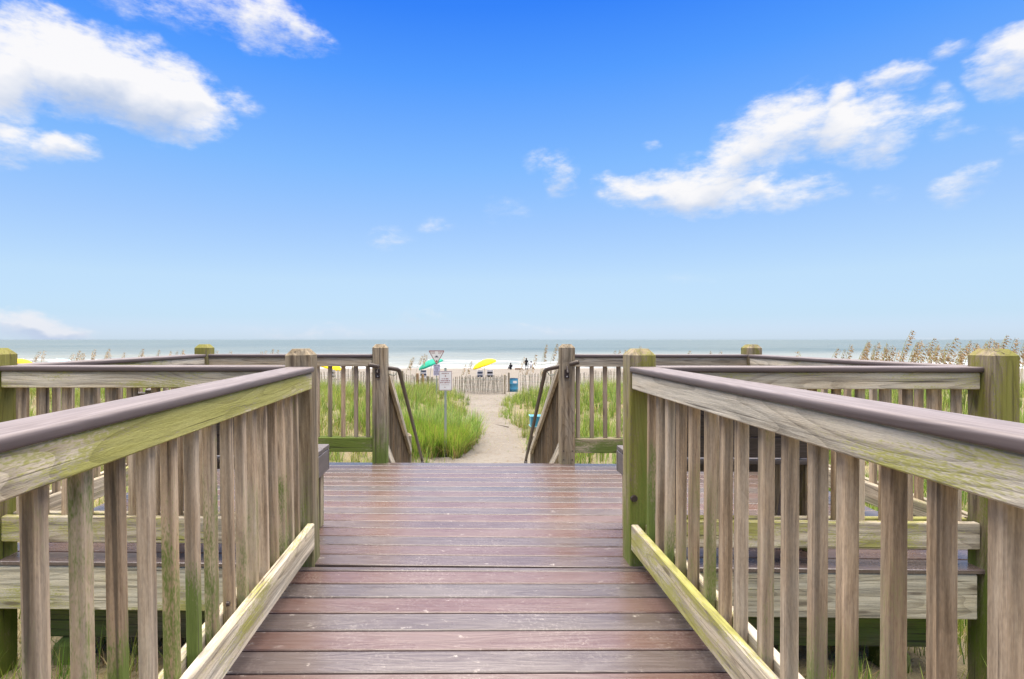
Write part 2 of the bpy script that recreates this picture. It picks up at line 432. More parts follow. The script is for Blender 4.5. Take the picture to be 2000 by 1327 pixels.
def world_mat(o):
    v = list(o['_wm']); return Matrix([v[0:4], v[4:8], v[8:12], v[12:16]])

_cache = {}
def board_mesh(L, W, H, ch=0.004, mat='rail_timber', segs=1, rounded=False):
    key = (round(L, 3), round(W, 3), round(H, 3), ch, mat, segs, rounded)
    if key in _cache: return _cache[key]
    if rounded:
        prof = []
        for (sx, sy, a0) in ((1, 1, 0), (-1, 1, 90), (-1, -1, 180), (1, -1, 270)):
            for k in range(4):
                a = R(a0 + 30 * k)
                prof.append((sx * (W / 2 - ch) + ch * math.cos(a), sy * (H / 2 - ch) + ch * math.sin(a)))
    else:
        a, b = W / 2, H / 2
        prof = [(a, -b + ch), (a, b - ch), (a - ch, b), (-a + ch, b), (-a, b - ch), (-a, -b + ch), (-a + ch, -b), (a - ch, -b)]
    n = len(prof)
    vs, fs = [], []
    e = min(ch, 0.004)
    xs = [-L / 2] + [-L / 2 + e] + [-L / 2 + e + (L - 2 * e) * k / segs for k in range(1, segs)] + [L / 2 - e, L / 2]
    for i, x in enumerate(xs):
        s = 1.0 if 0 < i < len(xs) - 1 else None
        for (y, z) in prof:
            if s is None: vs.append((x, y - math.copysign(e * .7, y), z - math.copysign(e * .7, z)))
            else: vs.append((x, y, z))
    for i in range(len(xs) - 1):
        for k in range(n):
            k2 = (k + 1) % n
            fs.append((i * n + k, i * n + k2, (i + 1) * n + k2, (i + 1) * n + k))
    fs.append(tuple(range(n))[::-1]); fs.append(tuple(range((len(xs) - 1) * n, len(xs) * n)))
    me = bpy.data.meshes.new('board'); me.from_pydata(vs, [], fs); me.update()
    bm = bmesh.new(); bm.from_mesh(me); bmesh.ops.recalc_face_normals(bm, faces=bm.faces); bm.to_mesh(me); bm.free()
    if rounded:
        for p in me.polygons: p.use_smooth = True
    me.materials.append(MATS[mat])
    _cache[key] = me
    return me
def frame(p0, p1, up=(0, 0, 1)):
    p0, p1, up = Vector(p0), Vector(p1), Vector(up)
    x = (p1 - p0); L = x.length; x.normalize()
    y = up.cross(x).normalized(); z = x.cross(y)
    M = Matrix((x, y, z)).transposed().to_4x4(); M.translation = (p0 + p1) / 2
    return M, L
def board(name, p0, p1, W, H, mat, parent, up=(0, 0, 1), col=(0, 0, 0), ch=0.004, rounded=False, segs=1):
    """a bar from p0 to p1; W is its width across 'up', H its size along 'up'"""
    M, L = frame(p0, p1, up)
    return mesh_obj(name, board_mesh(L, W, H, ch, mat, segs, rounded), None, parent, M, col)

def bm_mesh(name, build, mat=None, smooth=False):
    bm = bmesh.new(); build(bm)
    bmesh.ops.recalc_face_normals(bm, faces=bm.faces)
    me = bpy.data.meshes.new(name); bm.to_mesh(me); bm.free()
    if mat: me.materials.append(MATS[mat])
    if smooth:
        for p in me.polygons: p.use_smooth = True
    return me
def add_box(bm, c, s, M=None):
    r = bmesh.ops.create_cube(bm, size=1.0)
    for v in r['verts']:
        v.co = Vector((v.co.x * s[0], v.co.y * s[1], v.co.z * s[2]))
        if M is not None: v.co = M @ v.co
        v.co += Vector(c)
    return r['verts']
def add_tube(bm, pts, rad, n=10, cap=True):
    pts = [Vector(p) for p in pts]
    rads = rad if hasattr(rad, '__len__') else [rad] * len(pts)
    rings = []
    for i, p in enumerate(pts):
        t = (pts[min(i + 1, len(pts) - 1)] - pts[max(i - 1, 0)]).normalized()
        a = Vector((0, 0, 1)) if abs(t.z) < 0.95 else Vector((1, 0, 0))
        u = t.cross(a).normalized(); v = t.cross(u)
        rings.append([bm.verts.new(p + (u * math.cos(2 * math.pi * k / n) + v * math.sin(2 * math.pi * k / n)) * rads[i]) for k in range(n)])
    for a, b in zip(rings, rings[1:]):
        for k in range(n): bm.faces.new((a[k], a[(k + 1) % n], b[(k + 1) % n], b[k]))
    if cap:
        bm.faces.new(rings[0][::-1]); bm.faces.new(rings[-1])

def post_mesh(s, zb, zt, key_mat='post_timber', top=0.035):
    """square post with a bevelled head; local x runs up so the grain follows it"""
    key = ('post', s, round(zb, 3), round(zt, 3), key_mat)
    if key in _cache: return _cache[key]
    a, c = s / 2, 0.006
    def ring(x, a, c):
        return [(x, a, -a + c), (x, a, a - c), (x, a - c, a), (x, -a + c, a), (x, -a, a - c), (x, -a, -a + c), (x, -a + c, -a), (x, a - c, -a)]
    L = zt - zb
    vs = ring(0, a, c) + ring(L - top, a, c) + ring(L, a - top * .85, c)
    fs = []
    for i in range(2):
        for k in range(8):
            k2 = (k + 1) % 8; fs.append((i * 8 + k, i * 8 + k2, i * 8 + 8 + k2, i * 8 + 8 + k))
    fs.append(tuple(range(8))[::-1]); fs.append(tuple(range(16, 24)))
    me = bpy.data.meshes.new('post'); me.from_pydata(vs, [], fs)
    bm = bmesh.new(); bm.from_mesh(me); bmesh.ops.recalc_face_normals(bm, faces=bm.faces); bm.to_mesh(me); bm.free()
    me.materials.append(MATS[key_mat])
    _cache[key] = me
    return me
UPX = Matrix(((0, 0, 1, 0), (0, 1, 0, 0), (1, 0, 0, 0), (0, 0, 0, 1)))   # local x -> world z (mirrors, so fix handedness below)
UPX = Matrix(((0, 0, -1, 0), (0, 1, 0, 0), (1, 0, 0, 0), (0, 0, 0, 1)))
def post(parent, x, y, zb=-0.9, zt=1.168, s=0.14, col=(0.5, 0.3, 0.7), tilt=(0, 0), rot=0.0, name='post'):
    M = Matrix.Translation((x, y, zb)) @ Matrix.Rotation(tilt[0], 4, 'X') @ Matrix.Rotation(tilt[1], 4, 'Y') @ Matrix.Rotation(rot, 4, 'Z') @ UPX
    return mesh_obj(name, post_mesh(s, zb, zt), None, parent, M, col)

# ------------------------------------------------------------------ terrain
def interp(y, ys, vs): return np.interp(y, ys, vs)
XP_Y = [6, 9, 13, 17, 21, 28, 36]
XP = lambda y: np.interp(y, XP_Y, [0.1, 0.15, 0.35, 1.05, 0.62, 1.1, 1.5])
HW = lambda y: np.interp(y, [2, 5, 6, 9, 13, 17, 21, 26, 30, 36, 42], [.9, 1.0, 1.3, 1.45, 1.15, .6, .7, .95, 1.6, 8, 40])
def ground_z(x, y):
    x = np.asarray(x, float); y = np.asarray(y, float)
    base = np.interp(y, [-80, 2.6, 3.6, 5.6, 8.2, 13, 30, 50, 70, 82, 110], [-.62, -.62, -.66, -.95, -1.36, -1.5, -1.75, -2.42, -2.8, -3.02, -3.9])
    dd = np.clip((np.abs(x - XP(y)) - HW(y)) / 2.6, 0, 1); dd = dd * dd * (3 - 2 * dd)
    A = np.interp(y, [4, 6, 9, 14, 20, 27, 34], [0, .12, .55, .62, .6, .35, 0])
    und = .10 * np.sin(x * .7 + y * .31) * np.sin(y * .55 - x * .2) + .06 * np.sin(x * 1.9 + 2) * np.sin(y * 1.3)
    und *= np.interp(y, [4, 8, 40, 75], [0.3, 1, 1, 0.1])
    return base + dd * A + und * (.35 + dd)
def gz(x, y): return float(ground_z(x, y))

xs = np.unique(np.concatenate([np.linspace(-600, -60, 10), np.linspace(-60, -12, 30), np.linspace(-12, -3, 36), np.linspace(-3, 4, 71),
                               np.linspace(4, 14, 40), np.linspace(14, 60, 28), np.linspace(60, 600, 10)]))
ys = np.unique(np.concatenate([np.linspace(-300, -5, 12), np.linspace(-5, 6, 30), np.linspace(6, 30, 200), np.linspace(30, 60, 50), np.linspace(60, 110, 40)]))
GX, GY = np.meshgrid(xs, ys)
GZ = ground_z(GX, GY)
for j in range(GX.shape[0]):
    for i in range(GX.shape[1]):
        x, y = GX[j, i], GY[j, i]
        if abs(x) < 14 and 5 < y < 60:
            GZ[j, i] += .05 * mnoise.noise((x * 2.6, y * 2.2, 0)) + .035 * mnoise.noise((x * 5.5, y * 4.5, 3))
def grid_mesh(name, X, Y, Z, mat, smooth=True):
    nj, ni = X.shape
    me = bpy.data.meshes.new(name)
    V = np.stack([X, Y, Z], -1).reshape(-1, 3)
    idx = np.arange(nj * ni).reshape(nj, ni)
    Q = np.stack([idx[:-1, :-1], idx[:-1, 1:], idx[1:, 1:], idx[1:, :-1]], -1).reshape(-1, 4)
    me.from_pydata(V.tolist(), [], Q.tolist())
    me.materials.append(MATS[mat])
    if smooth: me.polygons.foreach_set('use_smooth', [True] * len(me.polygons))
    me.update()
    return me
gm = grid_mesh('sand_ground', GX, GY, GZ, 'sand')
dd = np.clip((np.abs(GX - XP(GY)) - HW(GY) + .3) / 1.0, 0, 1) * np.interp(GY, [28, 33], [1, 0])
at = gm.attributes.new('veg', 'FLOAT', 'POINT'); at.data.foreach_set('value', dd.reshape(-1).astype(np.float32))
ground = mesh_obj('sand_ground', gm, None); tag(ground, kind='structure')

# sea
SEA = -3.0
sx = np.unique(np.concatenate([np.linspace(-25000, -300, 14), np.linspace(-300, -90, 22), np.linspace(-90, 110, 134), np.linspace(110, 300, 20), np.linspace(300, 25000, 14)]))
sy = np.unique(np.concatenate([np.linspace(76, 135, 150), np.linspace(135, 300, 90), np.linspace(300, 1500, 40), np.geomspace(1500, 26000, 24)]))
SX, SY = np.meshgrid(sx, sy)
SZ = np.full_like(SX, SEA)
for (y0, h, wd) in ((86, .28, 1.6), (93, .42, 2.0), (102, .55, 2.2), (114, .62, 2.4), (131, .5, 3.2), (152, .35, 4.0), (180, .3, 5.0), (215, .28, 6), (255, .25, 7)):
    yc = y0 + 2.2 * np.sin(SX * .037 + y0) + 1.1 * np.sin(SX * .11 + y0 * 2)
    amp = h * np.clip(.55 + .6 * np.sin(SX * .021 + y0 * 1.7) + .3 * np.sin(SX * .063 + y0), 0, 1.2)
    SZ += amp * np.exp(-((SY - yc) / wd) ** 2)
SZ += .06 * np.sin(SY * .9 + 1.3 * np.sin(SX * .05)) * np.interp(SY, [78, 90, 300, 600], [0, 1, 1, 0])
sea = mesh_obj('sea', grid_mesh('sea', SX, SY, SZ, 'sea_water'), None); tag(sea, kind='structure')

# ------------------------------------------------------------------ boardwalk: decks
SK = -0.022
def PV(x, v, z=0.0): return Vector((x, v + SK * x, z))
def rc(a, b): return random.uniform(a, b)
PITCH = 0.1451
def wz(y, side=0.0):
    """height of the walkway, which climbs very gently to the platform; side -1 left .. +1 right"""
    return -(2.95 - y) * (0.0075 - 0.0045 * side) if y < 2.95 else 0.0

plat = thing('viewing_platform', 'wide wooden platform decked in red brown and grey brown boards at the walkway end', 'platform', (0.1, 4.2, -0.6))
k = 0
v = 2.955
while v < 5.40:
    c = (0.15 + rc(-.12, .2)) if k % 2 else (0.8 + rc(-.3, .15))
    board('deck_board', PV(-2.70, v + PITCH / 2, -0.0125), PV(2.93, v + PITCH / 2, -0.0125 + rc(-.0012, .0012)), PITCH - 0.010, 0.025,
          'deck_composite', plat, col=(c, 0, 0), ch=0.004)
    v += PITCH; k += 1
VB = v - 0.004      # back edge of the platform deck
for (xa, xb, vv, nm) in ((-2.66, -1.0, 2.985, 'rim_joist'), (1.05, 2.715, 2.985, 'rim_joist'), (-2.66, 2.88, VB - 0.035, 'rim_joist')):
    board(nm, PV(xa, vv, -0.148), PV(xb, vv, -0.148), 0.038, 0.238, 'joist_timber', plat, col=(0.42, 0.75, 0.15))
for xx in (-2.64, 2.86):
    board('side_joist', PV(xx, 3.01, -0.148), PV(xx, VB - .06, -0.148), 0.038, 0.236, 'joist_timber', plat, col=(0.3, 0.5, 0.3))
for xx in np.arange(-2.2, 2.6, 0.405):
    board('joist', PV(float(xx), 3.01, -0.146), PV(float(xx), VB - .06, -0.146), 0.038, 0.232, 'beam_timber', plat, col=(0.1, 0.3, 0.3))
for vv in (3.16, 4.9):
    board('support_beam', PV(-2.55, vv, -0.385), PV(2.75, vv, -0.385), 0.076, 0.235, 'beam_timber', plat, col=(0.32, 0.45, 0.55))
for xx in (-2.3, -.95, 1.0, 2.4):
    for vv in (3.16, 4.9):
        p = PV(xx, vv)
        post(plat, p.x, p.y, gz(p.x, p.y) - .15, -0.505, 0.14, (0.3, 0.3, 0.8), name='support_post')

walk = thing('walkway', 'straight walkway of alternating red and grey brown deck boards leading to the platform', 'walkway', (0.03, 1.0, -0.6))
board('deck_board', (-0.985, 2.955 - .030, -0.0135), (1.045, 2.955 - .052, -0.0135), 0.040, 0.025, 'deck_composite', walk, col=(0.8, 0, 0), ch=0.004)
y = 2.955 - 0.066
k = 0
while y > -2.2:
    yc = y - PITCH / 2
    c = (0.02 + rc(0, .14)) if k % 2 == 0 else (0.92 + rc(-.12, .08))
    sk = 0.004 * math.exp(-k / 3.0)
    board('deck_board', (-0.985 - rc(0, .01), yc + sk, wz(yc, -1) - 0.0125), (1.045, yc - sk, wz(yc, 1) - 0.0125), PITCH - 0.010, 0.025, 'deck_composite', walk, col=(c, 0, 0), ch=0.004)
    y -= PITCH; k += 1
for xx in (-0.95, 0.03, 1.0):
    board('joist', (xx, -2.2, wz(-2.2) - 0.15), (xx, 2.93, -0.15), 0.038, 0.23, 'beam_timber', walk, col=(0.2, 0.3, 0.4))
for xx in (-0.86, 0.95):
    for yy in (-1.8, 1.2):
        post(walk, xx, yy, gz(xx, yy) - .2, -0.28, 0.14, (0.3, 0.3, 0.8), name='support_post')

# ------------------------------------------------------------------ railings
def railing(name, label, A, B, bal_d, inner=1, ztop=1.074, zbot=0.24, hbot=0.14, zA=0.0, zB=0.0, lean=0.0,
            top_col=(0.35, 0.6, 0.1), bot_col=(0.5, 0.5, 0.5), bal_green=0.25, capA=0.0, capB=0.0, bw=0.037, group=None):
    """sandwich railing along the ground line A -> B: composite cap, two top rails, two bottom rails, square balusters.
    bal_d: distances of the balusters from A. inner = +1 if the walking side lies left of A->B"""
    A, B = Vector((A[0], A[1], 0)), Vector((B[0], B[1], 0))
    u = (B - A); L = u.length; u.normalize()
    n = Vector((-u.y, u.x, 0)) * inner
    root = thing(name, label, 'railing', ((A + B) / 2).to_tuple(), group)
    def P(s, off, z):
        zz = zA + (zB - zA) * s / L
        return A + u * s + n * (off + lean * (1 - z / 1.07)) + Vector((0, 0, z + zz))
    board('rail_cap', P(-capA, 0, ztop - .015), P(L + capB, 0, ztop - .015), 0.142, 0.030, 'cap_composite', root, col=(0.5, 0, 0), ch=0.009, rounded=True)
    o = bw / 2 + 0.0195
    for sgn in (1, -1):
        tcol = (max(0, top_col[0] + rc(-.06, .06)), top_col[1], top_col[2])
        board('top_rail', P(0, sgn * o, ztop - .0315 - .0445), P(L, sgn * o, ztop - .0315 - .0445), 0.038, 0.089, 'rail_timber', root, col=tcol)
        board('bottom_rail', P(0, sgn * o, zbot - hbot / 2), P(L, sgn * o, zbot - hbot / 2), 0.038, hbot, 'rail_timber', root, col=bot_col)
    for s in bal_d:
        g = bal_green * rc(.2, 1.8)
        t1, t2 = rc(-.003, .003), rc(-.003, .003)
        p0 = P(s + t1, t2 * .4, zbot - hbot + .012); p1 = P(s + t2, t1 * .4, ztop - .034)
        M, LL = frame(p0, p1, n)
        LL = round(LL, 2)
        me = board_mesh(LL, bw, bw, 0.004, 'baluster_timber')
        M = M @ Matrix.Rotation(rc(-.05, .05), 4, 'X')
        mesh_obj('baluster', me, None, root, M, (max(0, rc(-.1, .25)), rc(0.05, .55), g))
    return root

# walkway left
yl = [1.1417, 1.2763, 1.4006, 1.5286, 1.649, 1.78, 1.909, 2.045, 2.16, 2.272, 2.39, 2.514, 2.622, 2.739, 2.83]
yl = [1.1417 - .128 * k for k in range(15, 0, -1)] + yl
Y0 = -0.95
rl = railing('walkway_railing', 'weathered railing left of the walkway, top rail blotched yellow green with algae', (-0.886, Y0), (-0.886, 2.945),
             [q - .021 - Y0 for q in yl], inner=-1, zbot=0.233, hbot=0.138, zA=(Y0 - 2.945) * 0.0125, zB=0, lean=0.018,
             top_col=(0.86, 0.55, 0.0), bot_col=(0.56, 0.62, 0.0), bal_green=0.85)
pr = [1262, 1280, 1297, 1319, 1342, 1372, 1403, 1431, 1476, 1521, 1573, 1628, 1712]
yr = [0.928 * F / (q - PX) for q in pr]
yr += [yr[-1] - .126 * k for k in range(1, 17)]
rr = railing('walkway_railing', 'weathered railing right of the walkway, top rail bare silver grey with swirling grain', (0.950, Y0), (0.950, 2.945),
             [q - .021 - Y0 for q in yr], inner=1, zbot=0.226, hbot=0.138, zA=(Y0 - 2.945) * 0.0032, zB=0, lean=0.006,
             top_col=(0.30, 0.92, 0.0), bot_col=(0.58, 0.6, 0.0), bal_green=0.75)
post(rl, -0.882, 3.017, -0.60, 1.170, 0.138, (0.42, 0.25, 0.62), tilt=(0, -0.014))
post(rr, 0.953, 3.017, -0.60, 1.170, 0.140, (0.62, 0.30, 0.62))
def bolt_head(parent, loc, axis='Y', r=0.011, mat='bracket_iron', name='bolt', depth=0.008):
    def b(bm):
        Mx = Matrix.Translation(loc) @ (Matrix.Rotation(R(90), 4, 'X') if axis == 'Y' else Matrix.Rotation(R(90), 4, 'Y'))
        bmesh.ops.create_cone(bm, cap_ends=True, segments=10, radius1=r, radius2=r * .8, depth=depth, matrix=Mx)
    return mesh_obj(name, bm_mesh(name, b, mat), None, parent)
bolt_head(rr, (0.905, 2.9445, 0.365), r=0.021, depth=0.012)
bolt_head(rl, (-0.863, 1.99, 0.26), axis='X', r=0.010, depth=0.01)

# platform railings
def spread(L, first, pitch, n=None):
    out = []
    s = first
    while s < L - 0.05:
        out.append(s); s += pitch
    return out
NL0, NL1 = PV(-2.575, 3.035), PV(-0.955, 3.035)
railing('platform_railing', 'mossy railing on the near edge of the platform left of the walkway', NL0, NL1, spread((NL1 - NL0).length, 0.07, .128), inner=1,
        top_col=(0.60, 0.62, 0.0), bot_col=(0.62, 0.5, 0.1), bal_green=.3, capB=0.0)
NR0, NR1 = PV(1.026, 3.035), PV(2.742, 3.035)
nr = railing('platform_railing', 'railing on the near platform edge right of the walkway, with a cracked corner post', NR0, NR1, spread((NR1 - NR0).length, 0.09, .129), inner=1,
        top_col=(0.58, 0.6, 0.0), bot_col=(0.66, 0.55, 0.0), bal_green=.3, capB=0.012)
p = PV(2.822, 2.995); post(nr, p.x, p.y, -0.95, 1.170, 0.148, (0.72, 0.35, 0.85))
sl = railing('platform_railing', 'railing along the left end of the platform, ending at a yellow green corner post', PV(-2.65, 3.13), PV(-2.64, 5.36), spread(2.23, .1, .128), inner=-1,
        top_col=(0.45, 0.85, 0.0), bot_col=(0.4, 0.5, 0.4), bal_green=.35)
p = PV(-2.65, 3.03); post(sl, p.x, p.y, -0.95, 1.172, 0.140, (0.8, 0.3, 0.6))
sr = railing('platform_railing', 'railing along the right end of the platform', PV(2.80, 3.09), PV(2.80, 5.36), spread(2.27, .1, .128), inner=1,
        top_col=(0.45, 0.75, 0.0), bot_col=(0.35, 0.4, 0.6), bal_green=.35)
VC = 5.445
bxl = [-1.355 - .128 * q for q in range(9, 0, -1)] + [-1.355, -1.223, -1.096, -0.977]
A0, A1 = PV(-2.555, VC), PV(-0.925, VC)
bl = railing('platform_railing', 'railing on the seaward edge of the platform left of the stairs', A0, A1, [q - A0.x for q in bxl if q > A0.x + .03], inner=-1,
        top_col=(0.35, 0.25, 0.0), bot_col=(0.7, 0.1, 1.6), bal_green=.7, zbot=0.248, hbot=0.14)
p = PV(-2.625, VC); post(bl, p.x, p.y, -1.2, 1.172, 0.140, (0.82, 0.3, 0.6))
p = PV(-0.852, VC); post(bl, p.x, p.y, -1.3, 1.174, 0.142, (0.34, 0.45, 0.95))
bxr = [1.11, 1.243, 1.375, 1.507] + [1.507 + .13 * q for q in range(1, 12)]
A0, A1 = PV(1.068, VC), PV(2.735, VC)
br = railing('platform_railing', 'railing on the seaward edge of the platform right of the stairs', A0, A1, [q - A0.x for q in bxr if q < A1.x - .03], inner=-1,
        top_col=(0.30, 0.45, 0.0), bot_col=(0.5, 0.1, 1.7), bal_green=.7, zbot=0.248, hbot=0.14)
p = PV(2.805, VC); post(br, p.x, p.y, -1.2, 1.172, 0.140, (0.72, 0.3, 0.5))
p = PV(0.997, VC); post(br, p.x, p.y, -1.3, 1.174, 0.140, (0.12, 0.35, 0.30))
for (bx, bz) in ((0.955, 0.13), (1.04, 0.13), (0.955, 0.045), (1.04, 0.045)):
    bolt_head(br, PV(bx, VC - .0715, bz), r=0.007)

# ------------------------------------------------------------------ stairs to the sand
SX0, SX1 = -0.80, 0.945
YS = VB + SK * 0.05 + 0.004
RISE, RUN = 0.170, 0.303
st = thing('stairs', 'wooden stairs dropping from the platform to the sandy path', 'stairs', (0.07, 6.6, -1.36))
for i in range(1, 8):
    for j in range(2):
        yy = YS + RUN * (i - 1) + 0.075 + j * 0.146
        board('tread', (SX0, yy, -RISE * i - .0125), (SX1, yy, -RISE * i - .0125), 0.138, 0.025, 'deck_composite', st, col=(rc(0, 1), 0, 0))
for xx in (SX0 - .022, 0.07, SX1 + .022):
    def sb(bm, xx=xx):
        pr_ = [(YS + .006, -.05)]
        for i in range(1, 8):
            pr_ += [(YS + RUN * (i - 1) + .006, -RISE * i - .026), (YS + RUN * i, -RISE * i - .026)]
        pr_ = [(YS + .006, -.03 - RISE)] + pr_[2:]
        pr_ += [(YS + RUN * 7, -1.45), (YS + RUN * 6.6, -1.5), (YS + .006, -RISE - .42)]
        f0 = [bm.verts.new((xx - .018, a, b)) for a, b in pr_]; f1 = [bm.verts.new((xx + .018, a, b)) for a, b in pr_]
        bm.faces.new(f0); bm.faces.new(f1[::-1])
        for q in range(len(pr_)): bm.faces.new((f0[q], f0[(q + 1) % len(pr_)], f1[(q + 1) % len(pr_)], f1[q]))
    mesh_obj('stringer', bm_mesh('stringer', sb, 'joist_timber'), None, st, None, (0.3, .5, .6))

def stair_rail(name, label, X, s):
    """X: centre line, s: +1 when the stair lies on the +x side"""
    root = thing(name, label, 'stair railing', (X, 6.8, -1.2))
    y0, y1 = 5.53 + SK * X, 8.0
    zl = lambda y, z: z - 0.561 * (y - 5.53)
    def bar(nm, off, zc, Wd, H, mat, col, ya=y0, yb=y1, **kw):
        return board(nm, (X + off * s, ya, zl(ya, zc)), (X + off * s, yb, zl(yb, zc)), Wd, H, mat, root, col=col, **kw)
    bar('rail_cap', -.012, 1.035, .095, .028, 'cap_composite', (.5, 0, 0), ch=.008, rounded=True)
    bar('top_rail', .042, 0.975, .038, .089, 'rail_timber', (.15, .45, 0))
    bar('top_rail', -.042, 0.965, .038, .089, 'rail_timber', (.15, .3, 0))
    bar('bottom_rail', .042, 0.13, .038, .11, 'rail_timber', (.35, .8, 0))
    yy = y0 + .07
    while yy < y1 - .04:
        za, zb_ = zl(yy, 0.07), zl(yy, 1.0)
        M, LL = frame((X, yy, za), (X, yy, zb_), (0, 1, 0))
        mesh_obj('baluster', board_mesh(round(LL, 2), .036, .036, .004, 'beam_timber'), None, root, M, (0, rc(0, .6), 0))
        yy += .128
    post(root, X, 8.075, -1.75, -0.16, 0.095, (0.1, 0.5, 0.2), name='newel_post')
    return root
stair_rail('stair_railing', 'railing down the left side of the stairs', -0.853, 1)
stair_rail('stair_railing', 'railing down the right side of the stairs', 0.998, -1)

def handrail(label, pts, brk, feet):
    root = thing('handrail', label, 'handrail', (pts[-1][0], pts[-1][1], gz(pts[-1][0], pts[-1][1])))
    def b(bm):
        P3 = [Vector(p) for p in pts]
        sm = [P3[0]]
        for i in range(1, len(P3) - 1):       # rounded bends
            a = (P3[i - 1] - P3[i]).normalized() * .05; c = (P3[i + 1] - P3[i]).normalized() * .05
            for q in (0, .25, .5, .75, 1): sm.append(P3[i] + a * (1 - q) ** 2 + c * q ** 2)
        sm.append(P3[-1]); add_tube(bm, sm, .0215, 12)
    mesh_obj('pipe', bm_mesh('pipe', b, 'handrail_paint', True), None, root)
    for (bx, by, bz, tx, ty, tz) in brk:
        def bb(bm):
            add_box(bm, (bx, by, bz), (.045, .012, .085))
            add_tube(bm, [(bx, by - .006, bz + .01), (bx + (tx - bx) * .3, by - .04, bz + .015), (tx, ty, tz)], .010, 8)
        bk = mesh_obj('bracket', bm_mesh('bracket', bb, 'bracket_iron'), None, root)
        def bs(bm): bmesh.ops.create_icosphere(bm, subdivisions=2, radius=.008, matrix=Matrix.Translation((bx, by - .007, bz - .028)))
        mesh_obj('screw', bm_mesh('screw', bs, 'bolt_steel', True), None, bk)
    for (fx, fy, fz) in feet:
        def bf(bm):
            g = gz(fx, fy); add_tube(bm, [(fx, fy, g - .1), (fx, fy, fz)], .02, 8)
        mesh_obj('foot', bm_mesh('foot', bf, 'handrail_paint', True), None, root)
    def rg(bm):
        xx, yy, zz = pts[1]
        s_ = -1 if xx < 0 else 1
        add_tube(bm, [(xx + s_ * .02, yy + .02, zz - .018), (xx + s_ * .05, yy + .03, zz - .06), (xx + s_ * .10, yy + .01, zz - .05)], .006, 6)
    mesh_obj('hook', bm_mesh('hook', rg, 'galvanised', True), None, root)
    return root
fl = PV(-0.87, VC - .071)
handrail('brown pipe handrail on the left side of the stairs', [(-0.94, 5.325, .972), (-0.685, 5.60, .912), (-0.665, 8.45, -.685)],
         [(-0.868, fl.y - .006, .885, -0.862, 5.385, .95)], [(-0.666, 8.3, -.60)])
fr = PV(0.98, VC - .071)
handrail('brown pipe handrail on the right side of the stairs', [(1.085, 5.30, 1.0), (0.812, 5.60, .912), (0.915, 8.45, -.685)],
         [(0.985, fr.y - .006, .885, 0.99, 5.37, .972)], [(0.912, 8.3, -.60)])

# ------------------------------------------------------------------ benches on the platform
def bench(label, xi, s):
    """xi: the end beside the walkway, s: outward direction"""
    xo = xi + s * 1.05
    root = thing('bench', label, 'bench', ((xi + xo) / 2, 3.4, 0.0))
    sk = lambda x, y: y + SK * x
    for q in range(3):
        yy = 3.245 + .146 * q
        board('seat_board', (xi, sk(xi, yy), .515), (xo, sk(xo, yy), .515), .140, .028, 'bench_composite', root, col=(.6, 0, 0), ch=.006)
    yf = 3.245 + .146 * 2.5 - .012
    board('apron', (xi, sk(xi, yf), .43), (xo, sk(xo, yf), .43), .025, .135, 'bench_composite', root, col=(.8, 0, 0))
    board('end_apron', (xi + s * .012, sk(xi, 3.18), .43), (xi + s * .012, sk(xi, yf - .016), .43), .025, .135, 'bench_composite', root, col=(.9, 0, 0))
    for xx in (xi + s * .055, xo - s * .06):
        for yy in (3.235, 3.56):
            M, LL = frame((xx, sk(xx, yy), 0), (xx, sk(xx, yy), .497), (0, 1, 0))
            mesh_obj('leg', board_mesh(round(LL, 3), .04, .085, .004, 'post_timber'), None, root, M, (.5, .5, .4))
    for q in range(3):     # dark back boards, leaning on sloping stays
        zz = .60 + .125 * q
        board('back_board', (xi + s * .03, sk(xi, 3.20 - .018 * q), zz), (xo, sk(xo, 3.20 - .018 * q), zz), .024, .1255, 'bench_composite', root, up=(0, -.12, 1), col=(.2, 0, 0), ch=.006)
    for xx in (xi + s * .25, xo - s * .12):
        board('back_stay', (xx, sk(xx, 3.37), .02), (xx, sk(xx, 3.165), .93), .038, .07, 'bench_composite', root, up=(1, 0, 0), col=(.2, 0, 0))
    board('arm', (xo + s * .03, sk(xo, 3.18), .74), (xo + s * .03, sk(xo, 3.66), .69), .10, .026, 'bench_composite', root, col=(.9, 0, 0), ch=.006)
    board('arm_support', (xo + s * .03, sk(xo, 3.62), .0), (xo + s * .03, sk(xo, 3.60), .675), .085, .03, 'bench_composite', root, up=(1, 0, 0), col=(.3, 0, 0))
    return root
bench('dark brown bench behind the near railing left of the walkway', -0.905, -1)
bench('dark brown bench behind the near railing right of the walkway', 0.985, 1)

